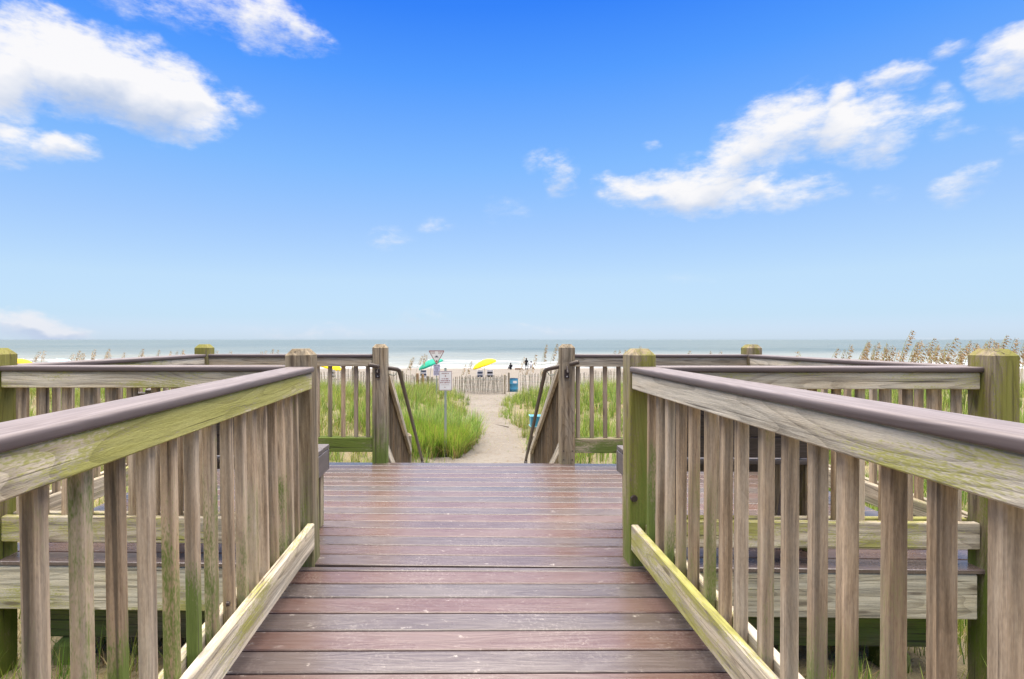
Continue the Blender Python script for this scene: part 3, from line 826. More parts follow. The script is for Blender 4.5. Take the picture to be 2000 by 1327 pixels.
# ------------------------------------------------------------------ sand fence
def fence(label, pts, h, posts, lean=0.05, seed=1, gap=0.075):
    rnd = random.Random(seed)
    P2 = [Vector((a, b)) for a, b in pts]
    mid = P2[len(P2) // 2]
    root = thing('sand_fence', label, 'fence', (mid.x, mid.y, gz(mid.x, mid.y)), 'slatted sand fences across the beach path')
    def b(bm):
        for a, c in zip(P2, P2[1:]):
            L = (c - a).length; n = int(L / gap); u = (c - a) / L
            for i in range(n):
                q = a + u * (i * gap + rnd.uniform(-.012, .012))
                g = gz(q.x, q.y) - .05
                hh = h * rnd.uniform(.93, 1.05)
                M = Matrix.Rotation(rnd.gauss(0, lean), 4, 'Y') @ Matrix.Rotation(math.atan2(u.y, u.x) + rnd.uniform(-.1, .1), 4, 'Z') @ Matrix.Translation((0, 0, hh / 2))
                add_box(bm, (q.x, q.y + rnd.uniform(-.02, .02), g), (.036, .009, hh), M)
    o = mesh_obj('slats', bm_mesh('slats', b, 'fence_timber'), None, root, None, (0, .6, 0)); o['kind'] = 'stuff'
    for (a, c) in posts:
        post(root, a, c, gz(a, c) - .3, gz(a, c) + h * 1.12, .10, (0.15, .6, .2), rot=rnd.uniform(-.4, .4))
    def wr(bm):
        for fz in (.22, .5, .8):
            add_tube(bm, [(q.x, q.y - .02, gz(q.x, q.y) + h * fz) for q in P2], .006, 4)
    mesh_obj('wire', bm_mesh('wire', wr, 'galvanised'), None, root)
    return root
fence('slatted sand fence closing the far end of the sandy path', [(-3.6, 30.2), (-1.0, 30.0), (2.1, 30.0)], .96, [(-1.05, 30.1), (2.12, 29.95), (-3.5, 30.2)], seed=1)
fence('second slatted sand fence standing just behind the one closing the path', [(-.3, 30.9), (2.4, 31.2)], 1.0, [(2.45, 31.3)], lean=.10, seed=2)
fence('slatted sand fence crossing the dune left of the path', [(-16.0, 31.0), (-9.0, 30.2), (-3.7, 30.6)], 1.05, [(-15.8, 31.1), (-12.2, 30.8), (-8.9, 30.3), (-6.3, 30.5)], seed=3)
fence('slatted sand fence crossing the dune right of the blue barrel', [(3.3, 33.0), (7.0, 32.6), (13.0, 33.4), (20.0, 33.0)], 1.12, [(5.1, 32.9), (8.4, 32.8), (13.0, 33.5), (17.0, 33.2)], seed=4)

# old piles beside the fence
PILE = [(-2.56, 29.0, 1.0, (0, .1, 0), 'tall orange brown timber pile left of the path signs'), (-2.28, 29.05, .98, (0, .15, 0), 'second orange brown timber pile, beside the tallest one'),
        (-2.02, 29.1, .92, (0, .9, 0), 'slim grey timber pile beside the orange brown ones'), (-1.80, 29.1, .90, (0, 1.0, 0), 'grey timber pile nearest to the triangular sign')]
for (a, c, h, col, lab) in PILE:
    def pb(bm, h=h):
        pts = [(0, 0, 0), (h * .5, .01, 0), (h * .96, .0, .006), (h + .0, .0, .006)]
        add_tube(bm, [(p[0] + 0, p[1], p[2]) for p in pts], [.085, .08, .075, .06], 10)
    g = gz(a, c) - .35
    o = mesh_obj('timber_pile', bm_mesh('timber_pile', lambda bm, h=h: pb(bm, h + .35), 'pile_timber', False), None, None, Matrix.Translation((a, c, g)) @ UPX, col)
    tag(o, lab, 'pile', 'old timber piles by the fence')

# ------------------------------------------------------------------ signs
def dashes(bm, cx, y, z, n, width, h, rnd):
    x = cx - width / 2
    while x < cx + width / 2 - .01:
        wd = rnd.uniform(.4, 1.0) * h * 1.1
        add_box(bm, (x + wd / 2, y, z), (wd, .0016, h * rnd.uniform(.75, 1.0))); x += wd + h * .35 * (1 + (rnd.random() > .8))
SXs, SYs = -0.475, 12.7
gs = gz(SXs, SYs)
sg = thing('path_sign', 'white rectangular notice with a brown border on a steel post in the grass', 'sign', (SXs, SYs, gs))
def ub(bm): add_box(bm, (SXs, SYs + .012, (gs - .3 + .57) / 2), (.042, .014, .57 - gs + .3)); add_box(bm, (SXs - .022, SYs + .02, (gs - .3 + .57) / 2), (.008, .022, .57 - gs + .3)); add_box(bm, (SXs + .022, SYs + .02, (gs - .3 + .57) / 2), (.008, .022, .57 - gs + .3))
mesh_obj('sign_post', bm_mesh('sign_post', ub, 'galvanised'), None, sg)
def pbm(bm):
    add_box(bm, (SXs, SYs, .265), (.305, .004, .455)); bmesh.ops.bevel(bm, geom=[e for e in bm.edges if abs(e.verts[0].co.y - e.verts[1].co.y) > .001], offset=.02, segments=3, affect='EDGES')
panel = mesh_obj('panel', bm_mesh('panel', pbm, 'sign_white'), None, sg)
def brd(bm):
    for (cx, cz, a, b) in ((0, .215, .295, .008), (0, -.215, .295, .008), (-.1435, 0, .008, .43), (.1435, 0, .008, .43)): add_box(bm, (SXs + cx, SYs - .003, .265 + cz), (a, .0016, b))
mesh_obj('border', bm_mesh('border', brd, 'sign_red'), None, panel)
def ltr(bm):
    r_ = random.Random(3)
    dashes(bm, SXs, SYs - .003, .265 + .168, 8, .17, .022, r_)
    add_box(bm, (SXs, SYs - .003, .265 + .115), (.018, .0016, .024)); add_box(bm, (SXs, SYs - .0032, .265 + .10), (.034, .0016, .010))
    for k_, zz in enumerate((.045, .0, -.045)): dashes(bm, SXs, SYs - .003, .265 + zz, 9, (.17, .22, .24)[k_], .026, r_)
    dashes(bm, SXs, SYs - .003, .265 - .095, 9, .20, .010, r_); dashes(bm, SXs, SYs - .003, .265 - .15, 3, .05, .022, r_)
mesh_obj('lettering', bm_mesh('lettering', ltr, 'sign_red'), None, panel)

TX, TY = -1.34, 25.0
gt = gz(TX, TY)
tg = thing('warning_sign', 'inverted triangle sign with dark red edge above a small violet notice', 'sign', (TX, TY, gt))
def tp(bm): add_box(bm, (TX, TY + .03, (gt - .3 + .72) / 2), (.05, .02, .72 - gt + .3)); add_box(bm, (TX, TY + .045, (gt - .3 + .72) / 2), (.02, .02, .72 - gt + .3))
mesh_obj('sign_post', bm_mesh('sign_post', tp, 'galvanised'), None, tg)
def tri(bm, s, y, zt=.72, hh=.66, th=.004):
    cz = zt - hh * .36
    P_ = [(-.375, zt), (.375, zt), (0.0, zt - hh)]
    P_ = [(a * s, cz + (b - cz) * s) for a, b in P_]
    Q = []
    for i in range(3):
        a, b, c = Vector(P_[i - 1]), Vector(P_[i]), Vector(P_[(i + 1) % 3])
        for tt in (.06, ): Q += [b + (a - b) * tt, b + (c - b) * tt]
    f = [bm.verts.new((TX + q.x, y, q.y)) for q in Q]; g_ = [bm.verts.new((TX + q.x, y + th, q.y)) for q in Q]
    bm.faces.new(f); bm.faces.new(g_[::-1])
    for i in range(len(Q)): bm.faces.new((f[i], f[(i + 1) % len(Q)], g_[(i + 1) % len(Q)], g_[i]))
tpnl = mesh_obj('triangle_panel', bm_mesh('triangle_panel', lambda bm: tri(bm, 1.0, TY), 'sign_red'), None, tg)
mesh_obj('triangle_face', bm_mesh('triangle_face', lambda bm: tri(bm, .86, TY - .005), 'sign_white'), None, tpnl)
def tl(bm):
    r_ = random.Random(9)
    dashes(bm, TX - .18, TY - .0075, .655, 4, .20, .045, r_); dashes(bm, TX + .18, TY - .0075, .655, 4, .20, .045, r_)
    dashes(bm, TX - .15, TY - .0075, .595, 4, .14, .035, r_); dashes(bm, TX + .15, TY - .0075, .595, 4, .14, .035, r_)
mesh_obj('lettering', bm_mesh('lettering', tl, 'sign_red'), None, tpnl)
def tk(bm):
    add_box(bm, (TX, TY - .0075, .42), (.17, .003, .028)); add_box(bm, (TX, TY - .0078, .45), (.09, .003, .06))
mesh_obj('emblem', bm_mesh('emblem', tk, 'sign_ink'), None, tpnl)
def tk2(bm): bmesh.ops.create_cone(bm, cap_ends=True, segments=16, radius1=.04, radius2=.04, depth=.003, matrix=Matrix.Translation((TX, TY - .0078, .23)) @ Matrix.Rotation(R(90), 4, 'X') @ Matrix.Scale(1.35, 4, (0, 1, 0)))
mesh_obj('emblem', bm_mesh('emblem', tk2, 'sign_rust'), None, tpnl)
vp = mesh_obj('notice_panel', bm_mesh('notice_panel', lambda bm: add_box(bm, (TX + .01, TY, -.17), (.30, .004, .50)), 'sign_violet'), None, tg)
def vl(bm):
    r_ = random.Random(5)
    for zz, ww in ((.02, .26), (-.08, .20), (-.17, .12), (-.26, .24), (-.35, .24)): dashes(bm, TX + .01, TY - .003, zz, 5, ww, .045, r_)
mesh_obj('lettering', bm_mesh('lettering', vl, 'sign_ink'), None, vp)

# ------------------------------------------------------------------ things on the beach
bx_, by_ = 2.72, 31.6
gb = gz(bx_, by_) - .12
brl = thing('trash_barrel', 'blue plastic barrel with a white label beside the end of the fence', 'barrel', (bx_, by_, gb))
def bb_(bm):
    prof = [(0, .0), (.25, .0), (.27, .04), (.285, .28), (.298, .30), (.285, .32), (.288, .58), (.30, .60), (.288, .62), (.275, .86), (.262, .90)]
    n = 24; rings = []
    for r_, z_ in prof[1:]: rings.append([bm.verts.new((bx_ + r_ * math.cos(2 * math.pi * k / n), by_ + r_ * math.sin(2 * math.pi * k / n), gb - .03 + z_)) for k in range(n)])
    for a, c in zip(rings, rings[1:]):
        for k in range(n): bm.faces.new((a[k], a[(k + 1) % n], c[(k + 1) % n], c[k]))
    inner = [bm.verts.new((bx_ + .245 * math.cos(2 * math.pi * k / n), by_ + .245 * math.sin(2 * math.pi * k / n), gb + .86)) for k in range(n)]
    for k in range(n): bm.faces.new((rings[-1][k], rings[-1][(k + 1) % n], inner[(k + 1) % n], inner[k]))
    bm.faces.new([bm.verts.new((v.co.x, v.co.y, gb + .3)) for v in inner][::1]); bm.faces.new(rings[0])
mesh_obj('body', bm_mesh('barrel_body', bb_, 'barrel_blue', True), None, brl)
def bl_(bm):
    n = 6; a = []; 
    for k in range(n + 1):
        an = R(-90 - 6 + k * 8)
        a.append((bm.verts.new((bx_ + .292 * math.cos(an), by_ + .292 * math.sin(an), gb + .62)), bm.verts.new((bx_ + .292 * math.cos(an), by_ + .292 * math.sin(an), gb + .76))))
    for p_, q_ in zip(a, a[1:]): bm.faces.new((p_[0], q_[0], q_[1], p_[1]))
mesh_obj('label', bm_mesh('barrel_label', bl_, 'sign_white'), None, brl)
def brm(bm):
    n = 24
    add_tube(bm, [(bx_ + .268 * math.cos(2 * math.pi * k / n), by_ + .268 * math.sin(2 * math.pi * k / n), gb + .875) for k in range(n + 1)], .014, 6)
mesh_obj('rim', bm_mesh('barrel_rim', brm, 'cloth_navy', True), None, brl)

cx_, cy_ = 2.06, 15.6
gc = gz(cx_, cy_)
crt = thing('storage_bin', 'teal blue bin with a pale rim at the right edge of the path', 'bin', (cx_, cy_, gc))
def cb(bm):
    vs = add_box(bm, (cx_, cy_, gc + .40), (.48, .34, .30))
    for v in vs:
        if v.co.z < gc + .3: v.co.x = cx_ + (v.co.x - cx_) * .92; v.co.y = cy_ + (v.co.y - cy_) * .92
    bmesh.ops.bevel(bm, geom=list(bm.edges), offset=.02, segments=2, affect='EDGES')
mesh_obj('body', bm_mesh('bin_body', cb, 'crate_teal'), None, crt)
def cr2(bm):
    for zz in (.545, .262):
        for (ox, oy, a, b) in ((0, -.172, .50, .022), (0, .172, .50, .022), (-.242, 0, .022, .322), (.242, 0, .022, .322)): add_box(bm, (cx_ + ox, cy_ + oy, gc + zz), (a, b, .026))
    for sx_ in (-1, 1): add_box(bm, (cx_ + sx_ * .232, cy_ - .168, gc + .40), (.026, .018, .262))
mesh_obj('rim', bm_mesh('bin_rim', cr2, 'crate_rim'), None, crt)
mesh_obj('base', bm_mesh('bin_base', lambda bm: add_box(bm, (cx_, cy_, gc + .11), (.46, .32, .28)), 'card_tan'), None, crt)
def stk(bm): add_tube(bm, [(cx_ + .30, cy_ + .1, gc - .2), (cx_ + .305, cy_ + .1, gc + 1.05)], .013, 8)
o = mesh_obj('marker_stake', bm_mesh('marker_stake', stk, 'pole_white', True), None); tag(o, 'thin white stake standing beside the teal bin', 'stake')

def umbrella(label, x, y, zc, rad, tilt_dir, tilt, mat, valance=None):
    """zc: height of the canopy hub above the ground"""
    g = gz(x, y)
    root = thing('beach_umbrella', label, 'umbrella', (x, y, g), 'umbrellas on the beach')
    T = Matrix.Translation((x, y, g + zc)) @ Matrix.Rotation(tilt_dir, 4, 'Z') @ Matrix.Rotation(tilt, 4, 'Y')
    n = 8
    def cb_(bm):
        rings = []
        for r_, z_ in ((.0, 0), (.35, -.045), (.7, -.16), (.93, -.30), (1.0, -.38)):
            if r_ == 0: rings.append([bm.verts.new(T @ Vector((0, 0, 0)))]); continue
            rg_ = []
            for k in range(n * 2):
                sc2 = 1.0 if k % 2 == 0 else .955
                an = math.pi * k / n
                rg_.append(bm.verts.new(T @ Vector((rad * r_ * sc2 * math.cos(an), rad * r_ * sc2 * math.sin(an), rad * (z_ - (0 if k % 2 == 0 else .012))))))
            rings.append(rg_)
        for k in range(n * 2): bm.faces.new((rings[0][0], rings[1][k], rings[1][(k + 1) % (2 * n)]))
        for a, c in zip(rings[1:], rings[2:]):
            for k in range(n * 2): bm.faces.new((a[k], a[(k + 1) % (2 * n)], c[(k + 1) % (2 * n)], c[k]))
        lo = [bm.verts.new(v.co + (T.to_3x3() @ Vector((0, 0, -.11)))) for v in rings[-1]]
        for k in range(n * 2): bm.faces.new((rings[-1][k], rings[-1][(k + 1) % (2 * n)], lo[(k + 1) % (2 * n)], lo[k]))
    can = mesh_obj('canopy', bm_mesh('canopy', cb_, mat), None, root)
    for k in range(n):
        def rb(bm, k=k):
            an = 2 * math.pi * k / n
            add_tube(bm, [T @ Vector((rad * r_ * math.cos(an), rad * r_ * math.sin(an), rad * z_ - .02)) for r_, z_ in ((.02, 0), (.5, -.09), (.99, -.38))], .008, 4)
        mesh_obj('rib', bm_mesh('rib', rb, 'pole_white'), None, can)
    top = T @ Vector((0, 0, .06))
    knee = T @ Vector((0, 0, -.55))
    mesh_obj('pole', bm_mesh('pole', lambda bm: add_tube(bm, [(x, y, g - .4), tuple(knee), tuple(top)], .022, 8), 'pole_white', True), None, root)
    return root
umbrella('yellow beach umbrella over the two striped chairs beyond the fence', 1.55, 50.0, 1.80, 1.12, R(180), R(20), 'umbrella_yellow')
umbrella('green beach umbrella behind the triangular warning sign', -3.3, 49.0, 1.75, 1.15, R(180), R(22), 'umbrella_green')
umbrella('yellow beach umbrella seen through the railing left of the stairs', -12.2, 50.0, 1.55, 1.1, R(0), R(15), 'umbrella_yellow')
umbrella('orange yellow beach umbrella beside the far left corner post', -42.0, 52.0, 1.75, 1.0, R(20), R(14), 'umbrella_orange')
umbrella('pale blue beach umbrella right of the orange one at far left', -38.8, 52.0, 1.85, 1.3, R(200), R(8), 'canopy_blue')

def beach_chair(label, x, y, c1, c2, rot=0.0):
    g = gz(x, y)
    root = thing('beach_chair', label, 'chair', (x, y, g), 'beach chairs on the sand')
    Mz = Matrix.Translation((x, y, g)) @ Matrix.Rotation(rot, 4, 'Z')
    def V3(a, b, c): return tuple(Mz @ Vector((a, b, c)))
    # sling back leaning towards the viewer; seat towards the sea
    Bk = lambda t_: (-.18 - .26 * t_, .28 + .62 * t_)
    for k in range(4):
        def sl_(bm, k=k):
            y0_, z0_ = Bk(k / 4 + .005); y1_, z1_ = Bk((k + 1) / 4 - .005)
            a = [bm.verts.new(V3(sx_ * .24, yy_, zz_)) for sx_, yy_, zz_ in ((-1, y0_, z0_), (1, y0_, z0_), (1, y1_, z1_), (-1, y1_, z1_))]
            b2 = [bm.verts.new(v.co + Vector((0, .012, .004))) for v in a]
            bm.faces.new(a); bm.faces.new(b2[::-1])
            for q in range(4): bm.faces.new((a[q], a[(q + 1) % 4], b2[(q + 1) % 4], b2[q]))
        mesh_obj('back_sling', bm_mesh('back_sling', sl_, (c1, c2)[k % 2]), None, root)
    def se(bm):
        a = [bm.verts.new(V3(sx_ * .24, yy_, zz_)) for sx_, yy_, zz_ in ((-1, -.18, .27), (1, -.18, .27), (1, .34, .33), (-1, .34, .33))]
        b2 = [bm.verts.new(v.co + Vector((0, 0, -.012))) for v in a]
        bm.faces.new(a); bm.faces.new(b2[::-1])
        for q in range(4): bm.faces.new((a[q], a[(q + 1) % 4], b2[(q + 1) % 4], b2[q]))
    mesh_obj('seat_sling', bm_mesh('seat_sling', se, c1), None, root)
    for sx_ in (-1, 1):
        def fr_(bm, sx_=sx_):
            X_ = .265 * sx_
            add_tube(bm, [V3(X_, -.46, .94), V3(X_, -.17, .26), V3(X_, .30, .0)], .016, 6)
            add_tube(bm, [V3(X_, .38, .34), V3(X_, -.15, .25), V3(X_, -.38, .0)], .016, 6)
            add_tube(bm, [V3(X_ * 1.02, -.32, .56), V3(X_ * 1.02, .18, .52)], .022, 6)
        mesh_obj('side_frame', bm_mesh('side_frame', fr_, 'pole_white', True), None, root)
    mesh_obj('top_bar', bm_mesh('top_bar', lambda bm: add_tube(bm, [V3(-.265, -.46, .94), V3(.265, -.46, .94)], .016, 6), 'pole_white', True), None, root)
    return root
beach_chair('navy and white striped beach chair, left one under the yellow umbrella', 1.25, 49.4, 'cloth_navy', 'cloth_white', .05)
beach_chair('black and white striped beach chair, right one under the yellow umbrella', 2.17, 49.4, 'cloth_black', 'cloth_white', -.04)
beach_chair('beach chair with a dark back under the green umbrella', -3.75, 48.2, 'cloth_white', 'cloth_navy', .1)
beach_chair('black and white beach chair seen between balusters left of the stairs', -12.0, 49.2, 'cloth_black', 'cloth_white', .0)

def person(label, x, y, joints, bones, shirt, hair=True, face_up=0.0, H=1.0, rot=0.0, rad=None):
    g = gz(x, y)
    root = thing('person', label, 'person', (x, y, g), 'people sitting near the water')
    Mz = Matrix.Translation((x, y, g)) @ Matrix.Rotation(rot, 4, 'Z')
    names = list(joints)
    me = bpy.data.meshes.new('body')
    me.from_pydata([joints[n_][:3] for n_ in names], [(names.index(a), names.index(b)) for a, b in bones], [])
    me.materials.append(MATS[shirt]); me.materials.append(MATS['skin'])
    o = mesh_obj('body', me, None, root, Mz)
    md = o.modifiers.new('skin', 'SKIN')
    for i, n_ in enumerate(names):
        r_ = joints[n_][3]
        me.skin_vertices[0].data[i].radius = (r_, r_)
        me.skin_vertices[0].data[i].use_root = (i == 0)
    md.use_smooth_shade = True
    sub = o.modifiers.new('sub', 'SUBSURF'); sub.levels = 1; sub.render_levels = 1
    if hair:
        hx = joints['head']
        def hb(bm): bmesh.ops.create_uvsphere(bm, u_segments=10, v_segments=8, radius=.112, matrix=Mz @ Matrix.Translation((hx[0], hx[1] - .02, hx[2] + .03)) @ Matrix.Scale(1.12, 4, (0, 0, 1)))
        mesh_obj('hair', bm_mesh('hair', hb, 'hair_dark', True), None, root)
    return root
def sit_pose(s=1.0, h=0.0, seat=.12):
    j = {'pelvis': (0, 0, seat, .15), 'belly': (0, -.02, seat + .20, .14), 'chest': (0, -.03, seat + .42, .16), 'neck': (0, -.01, seat + .57, .06), 'head': (0, .02, seat + .70, .095), 'crown': (0, .02, seat + .78, .07)}
    b = [('pelvis', 'belly'), ('belly', 'chest'), ('chest', 'neck'), ('neck', 'head'), ('head', 'crown')]
    for s_, n_ in ((-1, 'l'), (1, 'r')):
        j.update({'hip' + n_: (s_ * .10, .05, seat, .095), 'knee' + n_: (s_ * .17, .42, seat + .30, .07), 'ank' + n_: (s_ * .15, .70, .05, .05), 'toe' + n_: (s_ * .16, .84, .04, .04),
                  'sh' + n_: (s_ * .18, -.02, seat + .48, .07), 'elb' + n_: (s_ * .27, .10, seat + .24, .048), 'wri' + n_: (s_ * .19, .33, seat + .30, .036), 'fin' + n_: (s_ * .18, .42, seat + .31, .03)})
        b += [('pelvis', 'hip' + n_), ('hip' + n_, 'knee' + n_), ('knee' + n_, 'ank' + n_), ('ank' + n_, 'toe' + n_), ('chest', 'sh' + n_), ('sh' + n_, 'elb' + n_), ('elb' + n_, 'wri' + n_), ('wri' + n_, 'fin' + n_)]
    return j, b
j_, b_ = sit_pose()
person('person in dark clothes sitting on the sand facing the sea, right of the yellow umbrella', 6.05, 74.0, j_, b_, 'cloth_black', rot=.2)
def stand_pose():
    j = {'pelvis': (0, 0, .80, .14), 'belly': (0, 0, .98, .13), 'chest': (0, 0, 1.18, .16), 'neck': (0, .01, 1.36, .055), 'head': (0, .03, 1.48, .095), 'crown': (0, .03, 1.56, .07)}
    b = [('pelvis', 'belly'), ('belly', 'chest'), ('chest', 'neck'), ('neck', 'head'), ('head', 'crown')]
    for s_, n_ in ((-1, 'l'), (1, 'r')):
        j.update({'hip' + n_: (s_ * .09, 0, .76, .09), 'knee' + n_: (s_ * .10, .03, .42, .065), 'ank' + n_: (s_ * .10, 0, .07, .045), 'toe' + n_: (s_ * .11, .14, .04, .04),
                  'sh' + n_: (s_ * .19, 0, 1.26, .065), 'elb' + n_: (s_ * .25, .02, 1.00, .045), 'wri' + n_: (s_ * .24, .12, .78, .035), 'fin' + n_: (s_ * .23, .15, .68, .03)})
        b += [('pelvis', 'hip' + n_), ('hip' + n_, 'knee' + n_), ('knee' + n_, 'ank' + n_), ('ank' + n_, 'toe' + n_), ('chest', 'sh' + n_), ('sh' + n_, 'elb' + n_), ('elb' + n_, 'wri' + n_), ('wri' + n_, 'fin' + n_)]
    return j, b
j_, b_ = stand_pose()
person('person in dark clothes standing by the water right of the seated one', 8.05, 73.0, j_, b_, 'cloth_black', rot=-.5)
j_, b_ = sit_pose(seat=.35)
person('person in pale clothes sitting beside the standing one', 8.75, 73.5, j_, b_, 'cloth_white', rot=.3)
def bag(bm):
    vs = add_box(bm, (6.95, 73.5, gz(6.95, 73.5) + .16), (.75, .4, .34)); bmesh.ops.bevel(bm, geom=list(bm.edges), offset=.06, segments=2, affect='EDGES')
o = mesh_obj('beach_bag', bm_mesh('beach_bag', bag, 'card_tan'), None); tag(o, 'low tan bag on the sand beside the seated person', 'bag')

# ------------------------------------------------------------------ dune grass
def blades(name, pts, hts, leans, dirs, width, cols, tips, parent=None, curl=1.0):
    n = len(pts)
    z0 = ground_z(pts[:, 0], pts[:, 1]) - .03
    side = np.stack([-np.sin(dirs), np.cos(dirs)], -1)
    side = side * 1.0
    fwd = np.stack([np.cos(dirs), np.sin(dirs)], -1)
    lev = np.array([0, .38, .72, 1.0])
    V = np.zeros((n, 7, 3), np.float32); K = np.ones((n, 7, 4), np.float32)
    vi = 0
    for li, t_ in enumerate(lev):
        up = hts * (t_ - .22 * curl * leans * t_ ** 2.2)
        out_ = hts * leans * (.25 * t_ + .75 * t_ ** 2)
        cx = pts[:, 0] + fwd[:, 0] * out_; cy = pts[:, 1] + fwd[:, 1] * out_; cz = z0 + up
        wd = width * (1 - .75 * t_ ** 1.5)
        cc = cols * (1 - t_ ** 2)[..., None] + tips * (t_ ** 2)[..., None] if hasattr(t_, '__len__') else cols * (1 - t_ ** 2) + tips * t_ ** 2
        if li < 3:
            for s_ in (-1, 1):
                V[:, vi, 0] = cx + side[:, 0] * wd * s_ * .5; V[:, vi, 1] = cy + side[:, 1] * wd * s_ * .5; V[:, vi, 2] = cz
                K[:, vi, :3] = cc; vi += 1
        else:
            V[:, vi, 0] = cx; V[:, vi, 1] = cy; V[:, vi, 2] = cz; K[:, vi, :3] = cc; vi += 1
    base = (np.arange(n) * 7)[:, None]
    quads = np.concatenate([base + np.array([0, 1, 3, 2]), base + np.array([2, 3, 5, 4])], 0)
    tris = base + np.array([4, 5, 6])
    me = bpy.data.meshes.new(name)
    me.vertices.add(n * 7); me.vertices.foreach_set('co', V.reshape(-1))
    loops = np.concatenate([quads.reshape(-1), tris.reshape(-1)])
    me.loops.add(len(loops)); me.loops.foreach_set('vertex_index', loops.astype(np.int32))
    nq, nt = len(quads), len(tris)
    starts = np.concatenate([np.arange(nq) * 4, nq * 4 + np.arange(nt) * 3])
    me.polygons.add(nq + nt); me.polygons.foreach_set('loop_start', starts.astype(np.int32))
    me.update(calc_edges=True)
    ca = me.color_attributes.new('Col', 'FLOAT_COLOR', 'POINT'); ca.data.foreach_set('color', K.reshape(-1))
    me.materials.append(MATS['grass_blade'])
    return me
def vnoise(p, s, o=0.0): return np.array([mnoise.noise((a * s + o, b * s, o)) for a, b in p])
GREEN = np.array([[.105, .215, .025], [.16, .28, .035], [.22, .32, .05], [.06, .13, .02], [.28, .33, .07]])
DRY = np.array([[.34, .26, .13], [.22, .15, .075], [.42, .34, .19], [.15, .095, .05]])
def dune_grass(name, label, ntuft, xr, yr, hlo, hhi, keep, width=.012, dry=.18, tipdry=.25, per=(16, 34), rad=.09, gap=-.15):
    """tufts of blades that spread from a common root, with dead straw at their feet"""
    y_ = rng.uniform(yr[0], yr[1], ntuft); x_ = rng.uniform(xr[0], xr[1], ntuft)
    ok = keep(x_, y_)
    tc_ = np.stack([x_[ok], y_[ok]], -1)
    big = vnoise(tc_, .30, 9.0); mid_ = vnoise(tc_, .95, 4.0)
    ok2 = (.7 * mid_ + .7 * big + rng.uniform(-.3, .3, len(tc_))) > gap
    tc_, big, mid_ = tc_[ok2], big[ok2], mid_[ok2]
    T_ = len(tc_)
    edge_t = np.abs(tc_[:, 0] - XP(tc_[:, 1])) - HW(tc_[:, 1])
    ht = rng.uniform(hlo, hhi, T_) * (1 + .45 * mid_ + .25 * big) * np.clip(.62 + edge_t * .5, .55, 1)
    hue = rng.integers(0, len(GREEN), T_); tdry = np.clip(dry + .5 * np.maximum(0, big - .05) + rng.normal(0, .10, T_), .03, .8)
    per_ = rng.integers(per[0], per[1], T_)
    id_ = np.repeat(np.arange(T_), per_); m = len(id_)
    ang = rng.uniform(0, 2 * np.pi, m); rr_ = np.abs(rng.normal(0, rad, m))
    pts = tc_[id_] + np.stack([np.cos(ang), np.sin(ang)], -1) * rr_[:, None]
    h = ht[id_] * rng.uniform(.55, 1.12, m)
    leans = np.abs(rng.normal(.20, .16, m)) + rr_ / rad * .13
    dirs = ang + rng.normal(0, .5, m)
    wind = rng.random(m) < .45
    dirs = np.where(wind, .6 + rng.normal(0, .6, m), dirs)
    isdry = rng.random(m) < tdry[id_]
    h = np.where(isdry, h * rng.uniform(.3, .85, m), h); leans = np.where(isdry, leans * 1.7 + rng.uniform(0, .6, m), leans)
    gi = np.where(rng.random(m) < .6, hue[id_], rng.integers(0, len(GREEN), m)); di = rng.integers(0, len(DRY), m)
    c = np.where(isdry[:, None], DRY[di], GREEN[gi]) * rng.uniform(.75, 1.25, (m, 1))
    yel = np.clip(big[id_] * 1.2 + rng.normal(0, .25, m), 0, 1)[:, None]
    c = c * (1 - .45 * yel) + np.array([.34, .32, .085]) * .45 * yel
    tp = np.where(rng.random((m, 1)) < tipdry, DRY[di] * 1.15, c * 1.2)
    me = blades(name, pts, h, leans, dirs, width * rng.uniform(.6, 1.4, m), c, tp)
    o = mesh_obj(name, me, None); tag(o, label, 'grass', kind='stuff')
    return o
def offpath(x, y): return np.abs(x - XP(y)) > HW(y) + .12 * np.sin(y * 3.1) + .1 * np.sin(y * 7 + x * 2)
inview = lambda x, y: (x > -.93 * y - .8) & (x < 1.10 * y + .8)
dune_grass('dune_grass', 'loose tufts of bright green dune grass left of the sandy path', 6800, (-26, 1.2), (8.4, 28.5), .40, .78,
           lambda x, y: (x < XP(y)) & offpath(x, y) & inview(x, y) & (rng.random(len(x)) < np.interp(-x, [0, 6, 14, 26], [1, .9, .6, .45])))
dune_grass('dune_grass', 'loose tufts of bright green dune grass right of the sandy path', 7800, (.2, 32), (8.4, 28.5), .40, .78,
           lambda x, y: (x > XP(y)) & offpath(x, y) & inview(x, y) & (rng.random(len(x)) < np.interp(x, [0, 6, 14, 30], [1, .9, .6, .45])))
# the thick clump at the mouth of the path, around the notice
tcn = rng.normal(0, 1, (340, 2)) * np.array([.62, 1.05]) + np.array([-.72, 14.2])
cxy = np.repeat(tcn, 34, 0) + rng.normal(0, .08, (340 * 34, 2))
cxy = cxy[(cxy[:, 0] < .55 - .25 * np.abs(cxy[:, 1] - 15.5) * (cxy[:, 1] < 15.5)) & (cxy[:, 1] > 11.6)]
m = len(cxy)
dry_ = rng.random(m) < .32
hc = rng.uniform(.42, .88, m) * np.where(dry_, .55, 1.0)
cc_ = np.where(dry_[:, None], DRY[rng.integers(0, 4, m)], GREEN[rng.integers(0, 5, m)] * 1.12)
an_ = np.arctan2(cxy[:, 1] - 14.6, cxy[:, 0] + .85) + rng.normal(0, .7, m)
o = mesh_obj('grass_clump', blades('grass_clump', cxy, hc, np.abs(rng.normal(.40, .26, m)) + np.where(dry_, .4, 0), an_, .012 * rng.uniform(.7, 1.3, m), cc_, np.where(rng.random((m, 1)) < .25, DRY[1] * 1.4, cc_ * 1.2)), None)
